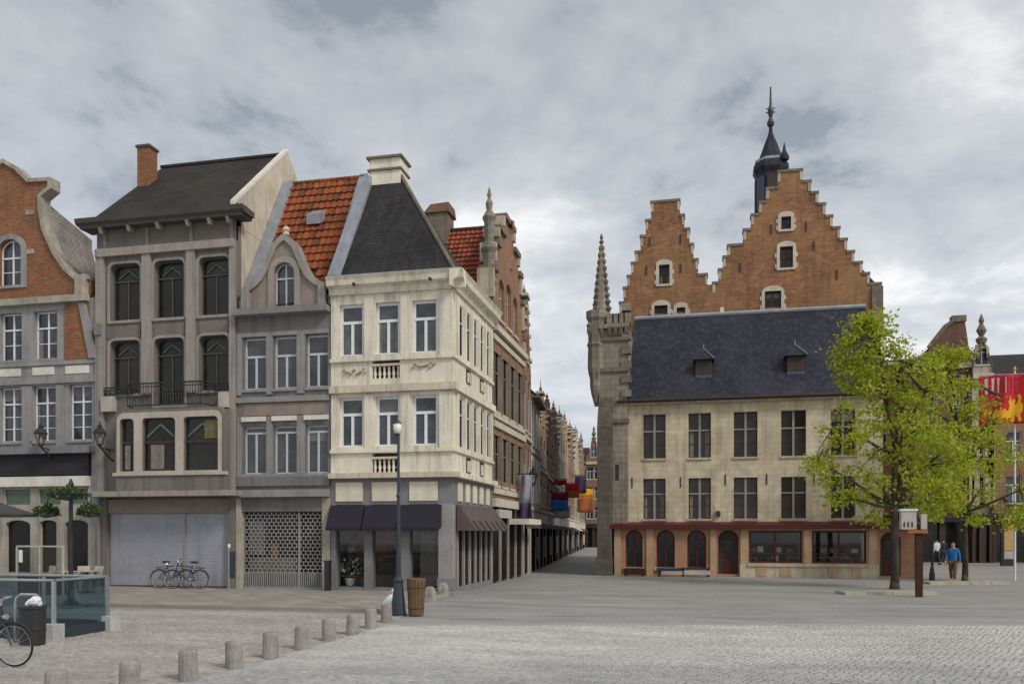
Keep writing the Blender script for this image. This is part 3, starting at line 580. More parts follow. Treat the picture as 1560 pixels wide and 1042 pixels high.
    for (a, na), (b, nb) in zip(pts[:-1], pts[1:]):
        za = zb if max(na, nb) > .3 else t(600)
        for z, q in ((zt, .028), (zt-.12, .018), (za+.04, .022)): m.tube([P.pt(a, z, na), P.pt(b, z, nb)], q, 6)
        n = max(2, int(abs(b-a)/.11))
        for i in range(n+1):
            f = i/n; p = P.pt(a+(b-a)*f, 0, na+(nb-na)*f); m.tube([(p.x, p.y, za), (p.x, p.y, zt)], .012, 5)
            if i % 2 == 0 and i < n: m.ring((p.x+(.05 if b > a else 0), p.y, (za+zt)/2), (0, 1, 0), .075, .012, 10, 4)
    m.build('balcony_railing', 'iron', h)
    # ground floor with roller shutter
    part('lintel', 'brownC', h, P, s(163), s(347), t(781), t(760), -.3, -.05)
    part('pier', 'greyB', h, P, x0, s(163), 0.09, t(757), -.3, .01); part('pier', 'greyB', h, P, s(347), x1, 0.09, t(757), -.3, .04)
    part('pier_band', 'stoneA', h, P, s(345), s(349), .09, t(781), -.1, .0)
    sh = MB(); z = .12; zt = t(781)
    while z < zt-.02:
        for a, b in ((s(164), s(278)), (s(279), s(346))): sh.pbox(P, a, b, z, min(z+.082, zt), -.26, -.16, -.01)
        z += .086
    sh.build('roller_shutter', 'shutter', h); part('shutter_guide', 'greyBl', h, P, s(277.6), s(279.6), .1, zt, -.25, -.12)
    part('plinth', 'greyBd', h, P, s(163), s(347), .09, .15, -.3, -.12)
    return h
houseB()
# ------------------------------------------------------------------ house C: grey house with bell gable dormer and orange tiles
def tilemesh(wd, ln, amp=.022, n=5):
    m = MB(); vs = []
    for i in range(n+1):
        f = i/n; x = (f-.5)*wd*1.06; z = amp*math.cos(f*2*math.pi)
        vs += [(x, 0, z+.085), (x, ln*1.1, z+.012), (x, 0, z+.0)]
    fs = []
    for i in range(n): a, b = 3*i, 3*i+3; fs += [(a, b, b+1, a+1), (a+2, b+2, b, a)]
    return m.add(vs, fs)
def tileroof(name, house, A, B, Cc, Dd, wd, ln, mat, single, skip=None):
    """A,B eave ends; D,C ridge ends (A-D left verge)"""
    A, B, Cc, Dd = map(Vector, (A, B, Cc, Dd)); slope = MB().sheet([A, B, Cc, Dd], .1).build(name, 'tileunder', house)
    ux = (B-A).normalized(); up = (Dd-A); L_ = up.length; up.normalize(); nn = ux.cross(up).normalized(); W = (B-A).length
    nc, nr = max(1, round(W/wd)), max(1, round(L_/ln)); wd, ln = W/nc, L_/nr; base = base_of[house.as_pointer()]
    proto = tilemesh(wd, ln); rot = Matrix((ux, up, nn)).transposed()
    if single: me = proto.mesh('tile'); me.materials.append(M[mat])
    big = MB()
    for j in range(nr):
        for i in range(nc):
            p = A+ux*(wd*(i+.5))+up*(ln*j)+nn*(.02+random.uniform(-.004, .006))
            if skip and skip(p): continue
            R = rot @ Matrix.Rotation(random.uniform(-.025, .025), 3, 'Z') @ Matrix.Rotation(random.uniform(-.012, .012), 3, 'X')
            if single:
                o = bpy.data.objects.new('tile', me); col.objects.link(o); o.parent = slope; o.matrix_local = Matrix.Translation(p-base) @ R.to_4x4()
            else: big.add([p+R @ v for v in proto.v], proto.f)
    if not single: big.build('tile_field', mat, slope, kind='stuff')
    return slope
def houseC():
    X = Px(YL, 435); P = X.P; s, t, r = X.s, X.t, X.r; x0, x1 = LX[2], LX[3]-.015
    h = thing('town_house', 'narrow grey house with bell-shaped dormer gable and orange clay tile roof', 'house', ((x0+x1)/2, YL, 0))
    w1 = [(371, 405), (417, 452), (466, 500)]; holes = [rect(*r(a, b, 512, 592)) for a, b in w1]+[rect(*r(a, b, 648, 722)) for a, b in w1]
    MB().slab(P, rect(x0, x1, t(758), t(474)), holes, -.3, 0).build('wall', 'greyC', h)
    for a, b in w1:
        window(P, h, *r(a, b, 512, 592), rec=.14, fw=.075, trans=.64, ucols=1, fmat='greywood', sill='greyCl'); window(P, h, *r(a, b, 648, 722), rec=.14, fw=.07, trans=.86, ucols=1, fmat='greywood', sill='greyCl')
        part('blind_box', 'whitepanel', h, P, s(a)-.03, s(b)+.03, t(641), t(634), .003, .12)
        part('window_head', 'greyCl', h, P, s(a)-.04, s(b)+.04, t(511), t(505), .003, .06)
    for a, b in ((361.5, 369), (406.5, 416), (453, 465)): part('pilaster', 'greyCl', h, P, s(a), s(b), t(735), t(634), .003, .05); part('pilaster', 'greyCl', h, P, s(a), s(b), t(600), t(505), .003, .05)
    part('belt', 'greyCl', h, P, x0, x1, t(612), t(604), -.1, .1); part('belt', 'greyC', h, P, x0, x1, t(740), t(726), -.1, .09)
    part('cornice', 'greyCl', h, P, x0, x1, t(480), t(471), -.1, .38, .05); part('cornice', 'greyCl', h, P, x0, x1, t(757), t(746), -.1, .28)
    part('brick_frieze', 'brownC', h, P, x0+.3, x1-.2, t(632), t(614), .003, .02)
    # bell gable
    half = [(433, 359), (440, 364), (450, 374), (457, 390), (463, 407), (471, 421), (482, 431), (494, 438), (497, 438), (497, 470)]
    R = [(s(a), t(b)) for a, b in half]; cs = s(433); Lf = [(2*cs-a, b) for a, b in R[1:]]; aw = arch(*r(417, 449, 400, 467), .9)
    MB().slab(P, list(reversed(Lf))+R, [aw], -.3, -.02).build('dormer_gable', 'brownC', h)
    MB().slab(P, arch(*r(409, 457, 391, 468), .9), [aw], -.018, .05).build('window_surround', 'greyBl', h); window(P, h, *r(417, 449, 400, 467), shape=aw, trans=.66, rows=1, fmat='greywood', sill=None)
    for sg in (1, -1):
        for i in range(len(R)-2): strip(P, (cs+sg*(R[i][0]-cs), R[i][1]), (cs+sg*(R[i+1][0]-cs), R[i+1][1]), sg, .15, .05, -.36, .07+.003*i).build('coping', 'greyBl', h)
    MB().lathe([(.02, 0), (.13, .05), (.09, .16), (.14, .22), (.1, .32), (.02, .38)], P.pt(cs, R[0][1]+.02, -.15), 10).build('finial', 'quoinstone', h)
    for a, b in ((370, 381), (486, 497)): part('gable_pier', 'greyBl', h, P, s(a), s(b), t(471), t(435), -.31, .12)
    # dormer roof behind the gable
    pk = R[0]; sh = R[4]
    MB().sheet([P.pt(sh[0], sh[1]-.2, -.3), P.pt(cs, pk[1]-.4, -.3), P.pt(cs, pk[1]-.4, -2.6), P.pt(sh[0], sh[1]-.2, -1.6)], .08).build('dormer_roof', 'lead', h)
    MB().sheet([P.pt(2*cs-sh[0], sh[1]-.2, -.3), P.pt(cs, pk[1]-.4, -.3), P.pt(cs, pk[1]-.4, -2.6), P.pt(2*cs-sh[0], sh[1]-.2, -1.6)], .08).build('dormer_roof', 'lead', h)
    MB().box(2*cs-sh[0]+.05, sh[0]-.05, YL+.31, YL+1.6, t(470), sh[1]-.3).build('dormer_body', 'brownC', h)
    # main roof
    ze = t(462); yr = 31.5; zr = 16.15
    tileroof('roof_slope', h, (x0+.45, YL+.15, ze), (x1-.12, YL+.15, ze), (x1-.12, yr, zr), (x0+.45, yr, zr), .25, .42, 'tile', True, lambda p: abs(p.x-cs) < sh[0]-cs+.05 and p.z < sh[1]-.15)
    MB().sheet([(x0+.05, yr+4, ze), (x1-.05, yr+4, ze), (x1-.05, yr, zr), (x0+.05, yr, zr)], .1).build('roof_slope', 'slate', h)
    for a, b, m_ in ((x0+.02, x0+.5, 'lead'), (x1-.34, x1+.0, 'lead')):
        MB().hexa([(a, YL+.1, ze-.1), (b, YL+.1, ze-.1), (b, yr, zr-.1), (a, yr, zr-.1), (a, YL+.1, ze+.2), (b, YL+.1, ze+.2), (b, yr, zr+.2), (a, yr, zr+.2)]).build('lead_flashing', m_, h)
    n = 16
    for i in range(n):
        a = x0+.45+(x1-x0-.6)*i/n; MB().tube([(a, yr, zr+.03), (a+(x1-x0-.6)/n+.02, yr, zr+.05)], .1, 8).build('ridge_tile', 'tile', h)
    f = .66; yy = YL+.15+(yr-YL-.15)*f; z_ = ze+(zr-ze)*f; xx = s(480)+.0; xx = fx(484, yy)
    sk = MB().hexa([(xx-.3, yy-.35, z_-.25), (xx+.3, yy-.35, z_-.25), (xx+.3, yy+.25, z_+.3), (xx-.3, yy+.25, z_+.3), (xx-.27, yy-.42, z_+.1), (xx+.27, yy-.42, z_+.1), (xx+.25, yy+.1, z_+.42), (xx-.25, yy+.1, z_+.42)]).build('roof_vent', 'lead', h)
    part('rear_wall', 'greyC', h, P, x0+.01, x1-.01, 0, t(476), -7.5, -.32)
    MB().slab(side(x1-.05), [(YL+.2, ze-.8), (YL+7.4, ze-.8), (YL+7.4, ze), (yr, zr-.15), (YL+.2, ze-.1)], [], -.15, 0).build('gable_wall', 'brickD', h)
    # shop with lattice shutter
    part('pier', 'stoneAtrim', h, P, x0, s(368), .09, t(758), -.3, .06); part('pier', 'stoneAtrim', h, P, s(491), x1, .09, t(758), -.3, .03)
    part('fascia', 'greyC', h, P, s(368), s(491), t(779), t(758), -.3, -.02)
    a, b, z0, z1 = s(369), s(490), .12, t(780); m = MB(); zz_ = z0+.55
    k = 0
    while zz_ < z1:
        m.pbox(P, a, b, zz_, zz_+.025, -.18, -.155); o_ = (k % 2)*.09; q = a+o_
        while q < b: m.pbox(P, q-.016, q+.016, zz_, min(zz_+.14, z1), -.176, -.16); q += .18
        zz_ += .13; k += 1
    q = a
    while q < b: m.pbox(P, q, q+.035, z0, z0+.56, -.185, -.15); q += .075
    m.build('lattice_shutter', 'grille', h, kind='stuff')
    part('shop_pane', 'glassB', h, P, a, b, z0, z1, -.3, -.28); part('plinth', 'stoneA', h, P, a, b, .09, .16, -.3, -.1); part('shutter_guide', 'grille', h, P, s(452), s(454.5), z0, z1, -.18, -.12)
    part('display_panel', 'curtain', h, P, s(374), s(452), z0+.5, z0+1.1, -.275, -.26); part('display_goods', 'goods1', h, P, s(408), s(418), z0+1.1, z0+1.6, -.275, -.25); part('display_poster', 'curtain', h, P, s(374), s(398), z0+1.2, z1-.3, -.275, -.262)
houseC()
# ------------------------------------------------------------------ house D: cream corner house
def houseD():
    X = Px(YL, 597); P = X.P; s, t, r = X.s, X.t, X.r; x0, x1 = LX[3], LX[4]; K = side(x1); ye = 33.65
    h = thing('corner_house', 'cream painted corner house with balustrades and steep slate hip roof', 'house', ((x0+x1)/2, YL, 0))
    w1 = [(517, 553), (572, 608), (628, 666)]; rows = [(460, 540), (603, 680)]
    holes = [rect(*r(a, b, c, d)) for a, b in w1 for c, d in rows]
    bal = [rect(*r(567, 609, 548, 576)), rect(*r(567, 609, 690, 719))]
    MB().slab(P, rect(x0, x1, t(728), t(446)), holes+bal, -.3, 0).build('wall', 'creamD', h)
    for a, b in w1:
        for c, d in rows: window(P, h, *r(a, b, c, d), rec=.14, fw=.09, trans=.66, ucols=1, fmat='whitewood', gmat='glassD', sill='creamD')
    for lp in bal:
        (a, c), (b, _), (_, d), _ = lp
        part('balustrade_shade', 'iron', h, P, a-.02, b+.02, c-.02, d+.02, -.3, -.26); part('balustrade_rail', 'creamDd', h, P, a, b, d-.2, d-.12, -.2, .03)  # black back panel: the shadow behind the balusters is put into its colour
        for i in range(6):
            q = a+(b-a)*(i+.5)/6; MB().lathe([(.05, 0), (.05, .04), (.03, .07), (.062, .17), (.03, .3), (.045, .34), (.045, d-c-.2)], P.pt(q, c, -.08), 8).build('baluster', 'creamD', h, smooth=True)
    # pilasters, belts, cornice round both faces
    sw = [29.0+i*.98 for i in range(5)]
    for a, b in ((505.5, 514), (556, 569), (611, 625), (670, 689.8)):
        for q0, q1 in ((545, 452), (684, 600)): part('pilaster', 'creamD', h, P, s(a), s(b), t(q0), t(q1), .003, .06)
    part('belt', 'creamDd', h, P, x0, x1+.16, t(597), t(586), -.1, .18); part('belt', 'creamD', h, P, x0, x1+.09, t(549), t(544), -.1, .1); part('belt', 'creamD', h, P, x0, x1+.09, t(689), t(684), -.1, .1)
    part('belt', 'creamDd', h, P, x0, x1+.24, t(728), t(720), -.1, .25)
    z1, z0 = t(421), t(446)
    prof = [(0, z0), (.1, z0), (.14, z0+.2), (.34, z0+.28), (.38, z1-.12), (.46, z1), (0, z1)]
    MB().slab(side(0), [(YL-a, b) for a, b in prof], [], x0-.02, x1+.46).build('cornice', 'creamD', h)
    MB().slab(front(0), [(x1+a, b) for a, b in prof], [], -ye, -YL+.45).build('cornice', 'creamD', h)
    for xx in (545, 660): MB().tube([P.pt(s(xx), t(434), .3), P.pt(s(xx), t(434), .4)], .06, 8).build('drain_hole', 'iron', h)
    # garlands
    for cx_, cy in ((541, 562), (646, 557)):
        m = MB()
        for i in range(13):
            f = i/12-.5; p = P.pt(s(cx_)+f*.8, t(cy)+.03*math.cos(f*16)-.06+random.uniform(-.03, .03), .05); m.lathe([(.01, -.04), (.05, 0), (.01, .05)], p+Vector((0, 0, random.uniform(-.06, .06))), 6)
        m.build('garland', 'pinkD', h)
    # side wall on the street
    sh_ = []; 
    for y0 in sw:
        for c, d in rows: sh_.append(rect(y0-.33, y0+.33, t(d), t(c)))
    MB().slab(K, rect(YL+.02, ye, t(728), t(446)), sh_, -.3, -.002).build('side_wall', 'creamD', h)
    for y0 in sw:
        for c, d in rows: window(K, h, y0-.33, y0+.33, t(d), t(c), rec=.04, fw=.05, trans=.66, ucols=1, cols=1, gmat='glassdull', fmat='greywood', sill='creamD')
    for i in range(6):
        y0 = 28.5+i*.98
        for q0, q1 in ((545, 452), (684, 600)): part('pilaster', 'creamD', h, K, y0-.1, y0+.1, t(q0), t(q1), .003, .07)
    for q0, q1, n in ((597, 586, .16), (549, 544, .09), (689, 684, .09), (728, 720, .24)): part('belt', 'creamD', h, K, YL+.1, ye, t(q0)+.004, t(q1)-.004, -.1, n)
    for i in (1, 3):
        for c, d in ((552, 574), (692, 716)): part('balustrade_shade', 'iron', h, K, sw[i]-.3, sw[i]+.3, t(d), t(c), .003, .02); [part('baluster', 'creamD', h, K, sw[i]-.22+.2*k, sw[i]-.14+.2*k, t(d)+.03, t(c)-.12, .02, .08) for k in range(3)]  # flat black plates paint the shade behind the side balusters
    part('rear_wall', 'creamDd', h, P, x0+.02, x1-.32, t(766), t(447), -(ye-YL), -.32); part('rear_wall', 'creamDd', h, P, x0+.02, x1-.32, 0, t(767), -(ye-YL), -1.52)
    # roof: steep hip with lead edges
    zr = t(422); tz = 15.2; yt = 29.45; a0, a1 = fx(565, yt), fx(611, yt)
    A_, B_ = (x0+.32, YL-.12, zr), (x1+.12, YL-.12, zr); C_, D_ = (a1, yt, tz), (a0, yt, tz); E_, F_ = (x1+.12, YL+2.9, zr), (x0+.32, YL+2.9, zr)
    for nm, q in (('f', (A_, B_, C_, D_)), ('r', (B_, E_, C_)), ('l', (A_, F_, D_)), ('b', (F_, E_, C_, D_))): MB().sheet(q, .1).build('roof_slope', 'slate', h)
    MB().hexa([(x0-.02, YL-.2, zr-.05), (x0+.4, YL-.2, zr-.05), (a0+.12, yt, tz-.1), (a0-.3, yt, tz-.1), (x0-.02, YL-.26, zr+.14), (x0+.36, YL-.26, zr+.14), (a0+.1, yt-.1, tz+.08), (a0-.28, yt-.1, tz+.08)]).build('lead_hip', 'lead', h)
    MB().tube([Vector(B_)+Vector((0, 0, .02)), Vector(C_)+Vector((0, 0, .02))], .07, 6).build('lead_hip', 'copingstone', h)
    MB().hexa([(x0, YL, zr), (x0+.3, YL, zr), (x0+.3, YL+2.9, zr), (x0, YL+2.9, zr), (a0-.3, yt, tz), (a0, yt, tz), (a0, yt+.3, tz), (a0-.3, yt+.3, tz)]).build('roof_infill', 'slate', h)
    part('gutter', 'lead', h, P, x0, x1+.42, zr-.02, zr+.06, -.3, .4); MB().box(x0, x1+.3, YL+.3, ye, zr-.1, zr-.02).build('flat_roof', 'lead', h)
    ch = MB().box(a0, a1+.02, yt-.12, yt+.75, tz-.3, tz+.66).build('chimney', 'creamD', h)
    for q0, q1, g in ((.2, .27, .07), (.64, .72, .1)): MB().box(a0-g, a1+g, yt-.12-g, yt+.75+g, tz+q0, tz+q1).build('chimney_band', 'copingstone', ch)
    # shop storey
    part('frieze', 'greyD', h, P, x0, x1, t(768), t(728), -.3, .0); part('frieze', 'greyD', h, K, YL+.02, ye, t(768), t(728), -.3, -.002)
    for a, b in ((512, 553), (567, 606), (624, 667)): part('frieze_panel', 'panelD', h, P, s(a), s(b), t(763), t(734), .003, .04)
    for i in range(5): part('frieze_panel', 'panelD', h, K, 28.55+i*1.0, 29.1+i*1.0, t(763), t(734), .003, .04)
    piers = [(504.5, 512), (555, 567), (606, 624), (668, 689.5)]
    for i, (a, b) in enumerate(piers): part('pier', 'greyDp' if i == 3 else 'greyD', h, P, s(a), s(b), .09, t(768), -.35, .02)
    part('pier_base', 'bluestone', h, P, s(667), x1+.05, .09, .55, -.3, .07)
    for i in range(7): y0 = 28.6+i*.82; part('pier', 'greyDp', h, K, y0-.09, y0+.09, .05, t(768), -.3, .01)
    part('plinth', 'bluestone', h, K, YL+.1, ye, 0, .22, -.3, .03); part('plinth', 'greyD', h, P, x0, x1-.4, .05, .2, -.3, -.02)
    wns = [(512, 555), (567, 606), (624, 668)]
    for a, b in wns: part('shop_pane', 'shopglass', h, P, s(a), s(b), .2, t(768), -.16, -.145)
    part('shop_pane', 'glassdull', h, K, YL+.5, ye-.1, .22, t(768), -.08, -.06)
    # interior behind the panes
    part('shop_back_wall', 'insidew', h, P, x0+.05, x1-.35, .1, t(768), -1.5, -1.4); part('shop_floor', 'inside', h, P, x0+.05, x1-.35, .1, .22, -1.39, -.3)
    part('display_shelf', 'wood', h, P, s(569), s(604), 1.25, 1.32, -1.2, -.5); part('display_counter', 'inside', h, P, s(569), s(604), .2, 1.1, -.9, -.4); part('display_curtain', 'curtain', h, P, s(632), s(662), .25, 2.1, -.8, -.6)
    m = MB()
    for i in range(60):
        a = random.choice(((s(514), s(552)), (s(570), s(603)), (s(628), s(664)))); q = random.uniform(*a); z = random.choice((.9, 1.4, 1.9, 2.4)); d = random.uniform(.06, .14); m.pbox(P, q-d, q+d, z, z+random.uniform(.1, .35), -1.3, -1.1)
    m.build('display_goods', 'goods1', h)
    m = MB()
    for i in range(4): z = .88+.5*i; m.pbox(P, x0+.15, x1-.5, z-.03, z, -1.4, -1.05)
    m.build('display_shelving', 'wood', h)
    # awnings
    for a, b in ((505, 557), (559, 609), (612, 673)):
        MB().hexa([P.pt(s(a), t(803), .03), P.pt(s(b), t(803), .03), P.pt(s(b), t(803), .5), P.pt(s(a), t(803), .5), P.pt(s(a), t(769), .02), P.pt(s(b), t(769), .02), P.pt(s(b), t(769), .1), P.pt(s(a), t(769), .1)]).build('awning', 'navyfab', h)
        part('awning_valance', 'navyfab', h, P, s(a), s(b), t(808), t(803), .48, .51)
    aw = MB().hexa([K.pt(YL+.4, t(808), .02), K.pt(ye, t(808), .02), K.pt(ye, t(808), .75), K.pt(YL+.4, t(808), .75), K.pt(YL+.4, t(769), .02), K.pt(ye, t(769), .02), K.pt(ye, t(769), .1), K.pt(YL+.4, t(769), .1)]).build('awning', 'brownfab', h)
    for i in range(6):
        y0 = YL+.65+i*.85; MB().hexa([K.pt(y0, t(808), .3), K.pt(y0+.4, t(808), .3), K.pt(y0+.4, t(808), .757), K.pt(y0, t(808), .757), K.pt(y0, t(770), .05), K.pt(y0+.4, t(770), .05), K.pt(y0+.4, t(770), .107), K.pt(y0, t(770), .107)]).build('awning_stripe', 'brownfabd', aw)
houseD()
#@@STREET
# ------------------------------------------------------------------ house E and the street row
def houseE():
    K = side(XST-.05); y0, y1 = 33.7, 40.2
    h = thing('gabled_house', 'brick house with tall scrolled stone gable, finials and red tiled roof', 'house', (XST, (y0+y1)/2, 0))
    cy = (y0+y1)/2; ez = 10.6
    half = [(0, 15.95), (.9, 15.85), (1.0, 15.2), (1.9, 15.0), (2.0, 14.4), (2.45, 14.2), (2.55, 13.2), (2.9, 13.0), (3.0, 11.6), (3.24, 11.4), (3.24, ez)]
    out = [(cy-a, b) for a, b in reversed(half)]+[(cy+a, b) for a, b in half[1:]]
    gw = [arch(cy-1.9, cy-.9, 11.2, 13.0, .8), arch(cy-.5, cy+.5, 11.2, 13.2, .8), arch(cy+.9, cy+1.9, 11.2, 13.0, .8)]
    MB().slab(K, out, gw, -.55, 0).build('gable_wall', 'brickE', h)
    for lp in gw: a = min(p[0] for p in lp); b = max(p[0] for p in lp); c = min(p[1] for p in lp); d = max(p[1] for p in lp); window(K, h, a, b, c, d, shape=lp, trans=.6, gmat='glassB', fmat='quoinstone', sill='quoinstone')
    for sg in (1, -1):
        for i, (a, b) in enumerate(zip(half[:-1], half[1:])):
            if abs(a[0]-b[0]) > abs(a[1]-b[1]):
                q = sorted((cy+sg*a[0], cy+sg*b[0])); MB().pbox(K, q[0]-.1, q[1]+.1, b[1]-.02, b[1]+.2, -.62, .14+.003*i).build('coping', 'copingstone', h)
            else: MB().pbox(K, cy+sg*b[0]-.28, cy+sg*b[0]+.05*sg, b[1]+.2, a[1]-.02, -.6, .1).build('scroll_stone', 'creamstone', h)
    for dy, z in ((-3.1, 11.0), (-2.0, 14.2), (0, 16.0), (2.0, 14.2), (3.1, 11.0))[1:4:2]: MB().lathe([(.2, -.1), (.2, .2), (.1, .28), (.22, .45), (.1, .75), (.05, .95), (.1, 1.05), (.02, 1.2)], K.pt(cy+dy, z+.2, -.25), 8).build('finial', 'copingstone', h)
    # the near scroll stack at the party wall
    MB().lathe([(.34, 10.6), (.4, 11.2), (.28, 11.4), (.3, 12.3), (.4, 12.5), (.25, 12.7), (.26, 13.7), (.36, 13.9), (.2, 14.2), (.22, 15.0), (.3, 15.2), (.12, 15.5), (.16, 15.8), (.06, 16.0), (.1, 16.15), (.02, 16.45)], K.pt(y0+.45, 0, -.2), 8).build('pinnacle', 'towerstone', h)
    MB().lathe([(.3, 14.0), (.34, 14.4), (.24, 14.6), (.26, 15.6), (.36, 15.8), (.36, 16.2), (.1, 16.3)], K.pt(37.4, 0, -.2), 6).build('pinnacle', 'brickE', h)
    # storeys
    fl = [(3.9, 6.4), (7.0, 10.0)]; hs = []; wi = []
    for a, b in fl:
        for i in range(4): q = y0+.85+i*1.55; wi.append((q-.55, q+.55, a+.2, b-.15)); hs.append(rect(*wi[-1]))
    MB().slab(K, rect(y0+.01, y1-.01, 3.2, ez), hs, -.5, 0).build('wall', 'brownE', h)
    for z in (3.9, 6.5, 9.95): part('brick_band', 'brickE', h, K, y0+.02, y1-.02, z-.3, z+.42, .003, .03)
    for q in wi: window(K, h, *q, rec=.05, trans=.62, gmat='glassdull', fmat='greyB', sill='quoinstone')
    for z, q, n in ((3.2, .35, .2), (3.75, .22, .12), (6.5, .25, .14), (6.9, .18, .1), (10.1, .22, .12), (10.45, .25, .25)): part('belt', 'quoinstone', h, K, y0+.02, y1-.02, z, z+q, -.1, n)
    for i in range(5): part('pilaster', 'brownE', h, K, y0+.02+i*1.55, y0+.2+i*1.55, 3.9, 10.1, .003, .07)
    for i in range(5): part('shop_pier', 'stoneA', h, K, y0+i*1.55, y0+.18+i*1.55, 0, 3.2, -.4, .02)
    part('shop_pane', 'glassdull', h, K, y0+.1, y1-.1, .1, 3.2, -.08, -.06); part('shop_fascia', 'signwhite', h, K, y0+.6, y0+3.0, 2.75, 3.1, .0, .2); part('awning', 'whitepanel', h, K, y0+3.3, y1-.2, 2.5, 2.75, .02, .9)
    part('rear_wall', 'brickD', h, K, y0+.02, y1-.02, 0, ez, -9, -.56)
    zr = 15.75; xl, xr = XST-9, XST-.6
    tileroof('roof_slope', h, (xl, y0-.15, ez-.2), (xr, y0-.15, ez-.2), (xr, cy, zr), (xl, cy, zr), .22, .3, 'tileE', False)
    MB().sheet([(xl, y1+.1, ez-.2), (xr, y1+.1, ez-.2), (xr, cy, zr-.02), (xl, cy, zr-.02)], .1).build('roof_slope', 'tileunder', h)
    MB().tube([(xl, cy, zr+.06), (xr, cy, zr+.06)], .12, 8).build('ridge', 'tileunder', h)
    xc = fx(672, cy); ch = MB().box(xc-.5, xc+.45, cy-.5, cy+.5, zr-1, zr+.75).build('chimney', 'copingstone', h)
    MB().hexa([(xc-.65, cy-.6, zr+.75), (xc+.55, cy-.6, zr+.75), (xc+.55, cy+.6, zr+.75), (xc-.65, cy+.6, zr+.75), (xc-.35, cy-.5, zr+1.15), (xc+.5, cy-.5, zr+1.2), (xc+.5, cy+.5, zr+1.2), (xc-.35, cy+.5, zr+1.15)]).build('chimney_cap', 'brickD', ch)
houseE()
BA = math.radians(5.4); SB = Pl((XST-.05, 40.3, 0), (-math.sin(BA), math.cos(BA), 0), (math.cos(BA), math.sin(BA), 0))
def street_house(s0, s1, eave, top, wall, trim, roof, kind, floors, ncol, label, off=0.0, shop='glassdull', fascia=None):
    K = SB.off(off); h = thing('town_house', label, 'house', K.pt((s0+s1)/2, 0, 0)); cy = (s0+s1)/2; hw = (s1-s0)/2-.02
    if kind == 'step':
        n = 6; half = []
        for i in range(n): a = hw*(1-i/n); z = eave+(top-eave)*(i+.6)/n; half += [(a, z if i else z), (hw*(1-(i+1)/n) if i < n-1 else .35, z)]
        half = [(hw, eave)]+half+[(.35, top)]
    elif kind == 'scroll':
        half = [(hw, eave), (hw, eave+.25)]+[(hw*(1-.7*(f**.6)), eave+.25+(top-eave-.9)*f) for f in (.2, .4, .6, .8, 1)]+[(hw*.34, top-.6), (hw*.3, top-.3), (0, top)]
    else: half = [(hw, eave)]
    if kind in ('step', 'scroll'): 
        out = [(cy-a, b) for a, b in half]+[(cy+a, b) for a, b in reversed(half) if a > 0]
        MB().slab(K, out, [rect(cy-.4, cy+.4, eave+.5, eave+1.8)], -.35, 0).build('gable_wall', wall, h); window(K, h, cy-.4, cy+.4, eave+.5, eave+1.8, trans=.6, cols=1, sill=trim, fmat=trim, gmat='glassB')
        for a, b in zip(half[:-1], half[1:]):
            if abs(a[0]-b[0]) > .12:
                for sg in (1, -1): q = sorted((cy+sg*a[0], cy+sg*b[0])); part('coping', trim, h, K, q[0]-.04, q[1]+.04, max(a[1], b[1])-.02, max(a[1], b[1])+.12, -.42, .07)
        MB().lathe([(.14, 0), (.16, .15), (.06, .22), (.1, .36), (.03, .5), (.01, random.uniform(.55, .95))], K.pt(cy, top, -.18), 6).build('finial', 'copingstone', h)
        q = K.pt
        for a in (s0+.03, s1-.03): MB().sheet([q(a, eave, -.36), q(a, eave, -8), q(cy, top-.5, -8), q(cy, top-.5, -.36)], .1).build('roof_slope', roof, h)
        MB().slab(K, [(s0+.1, eave), (s1-.1, eave), (cy, top-.7)], [], -8, -7.8).build('rear_gable', wall, h)
    else:
        q = K.pt; MB().sheet([q(s0, eave, .3), q(s1, eave, .3), q(s1, top, -3.2), q(s0, top, -3.2)], .12).build('roof_slope', roof, h); MB().sheet([q(s0, eave, -7), q(s1, eave, -7), q(s1, top-.02, -3.2), q(s0, top-.02, -3.2)], .12).build('roof_slope', roof, h)
        for a in (s0+.02, s1-.2): MB().hexa([q(a, eave-.1, 0), q(a+.18, eave-.1, 0), q(a+.18, eave-.1, -6.8), q(a, eave-.1, -6.8), q(a, top-.2, -3), q(a+.18, top-.2, -3), q(a+.18, top-.2, -3.4), q(a, top-.2, -3.4)]).build('gable_wall', wall, h)
        part('gutter', 'copingstone', h, K, s0, s1, eave-.15, eave+.05, 0, .4)
        c = (s0+s1)/2+.6; MB().hexa([q(c-.4, top-1, -2.9), q(c+.4, top-1, -2.9), q(c+.4, top-1, -3.6), q(c-.4, top-1, -3.6), q(c-.4, top+1, -2.9), q(c+.4, top+1, -2.9), q(c+.4, top+1, -3.6), q(c-.4, top+1, -3.6)]).build('chimney', 'brickD', h)
    fh = (eave-3.3)/floors; hs = []; wd = (s1-s0)/ncol
    for f in range(floors):
        for i in range(ncol): q0 = s0+wd*(i+.5); hs.append((q0-wd*.28, q0+wd*.28, 3.3+fh*f+.45, 3.3+fh*(f+1)-.35))
    MB().slab(K, rect(s0+.01, s1-.01, 3.2, eave), [rect(*q) for q in hs], -.34, 0).build('wall', wall, h)
    for q in hs: window(K, h, *q, rec=.04, trans=.65, cols=2, ucols=1, sill=trim, gmat='glassdull', fmat='greywood')
    for f in range(floors): part('belt', trim, h, K, s0, s1, 3.3+fh*f, 3.3+fh*f+.18, -.1, .1)
    part('shop_pane', shop, h, K, s0+.1, s1-.1, .1, 2.7, -.08, -.06); part('shop_fascia', fascia or trim, h, K, s0, s1, 2.65, 3.25, -.3, .06); part('shop_awning', random.choice(('brownfab', 'greyfab', 'clothwhite', 'navyfab')), h, K, s0+.4, s0+(s1-s0)*.55, 2.35, 2.66, .06, .75, -.55)
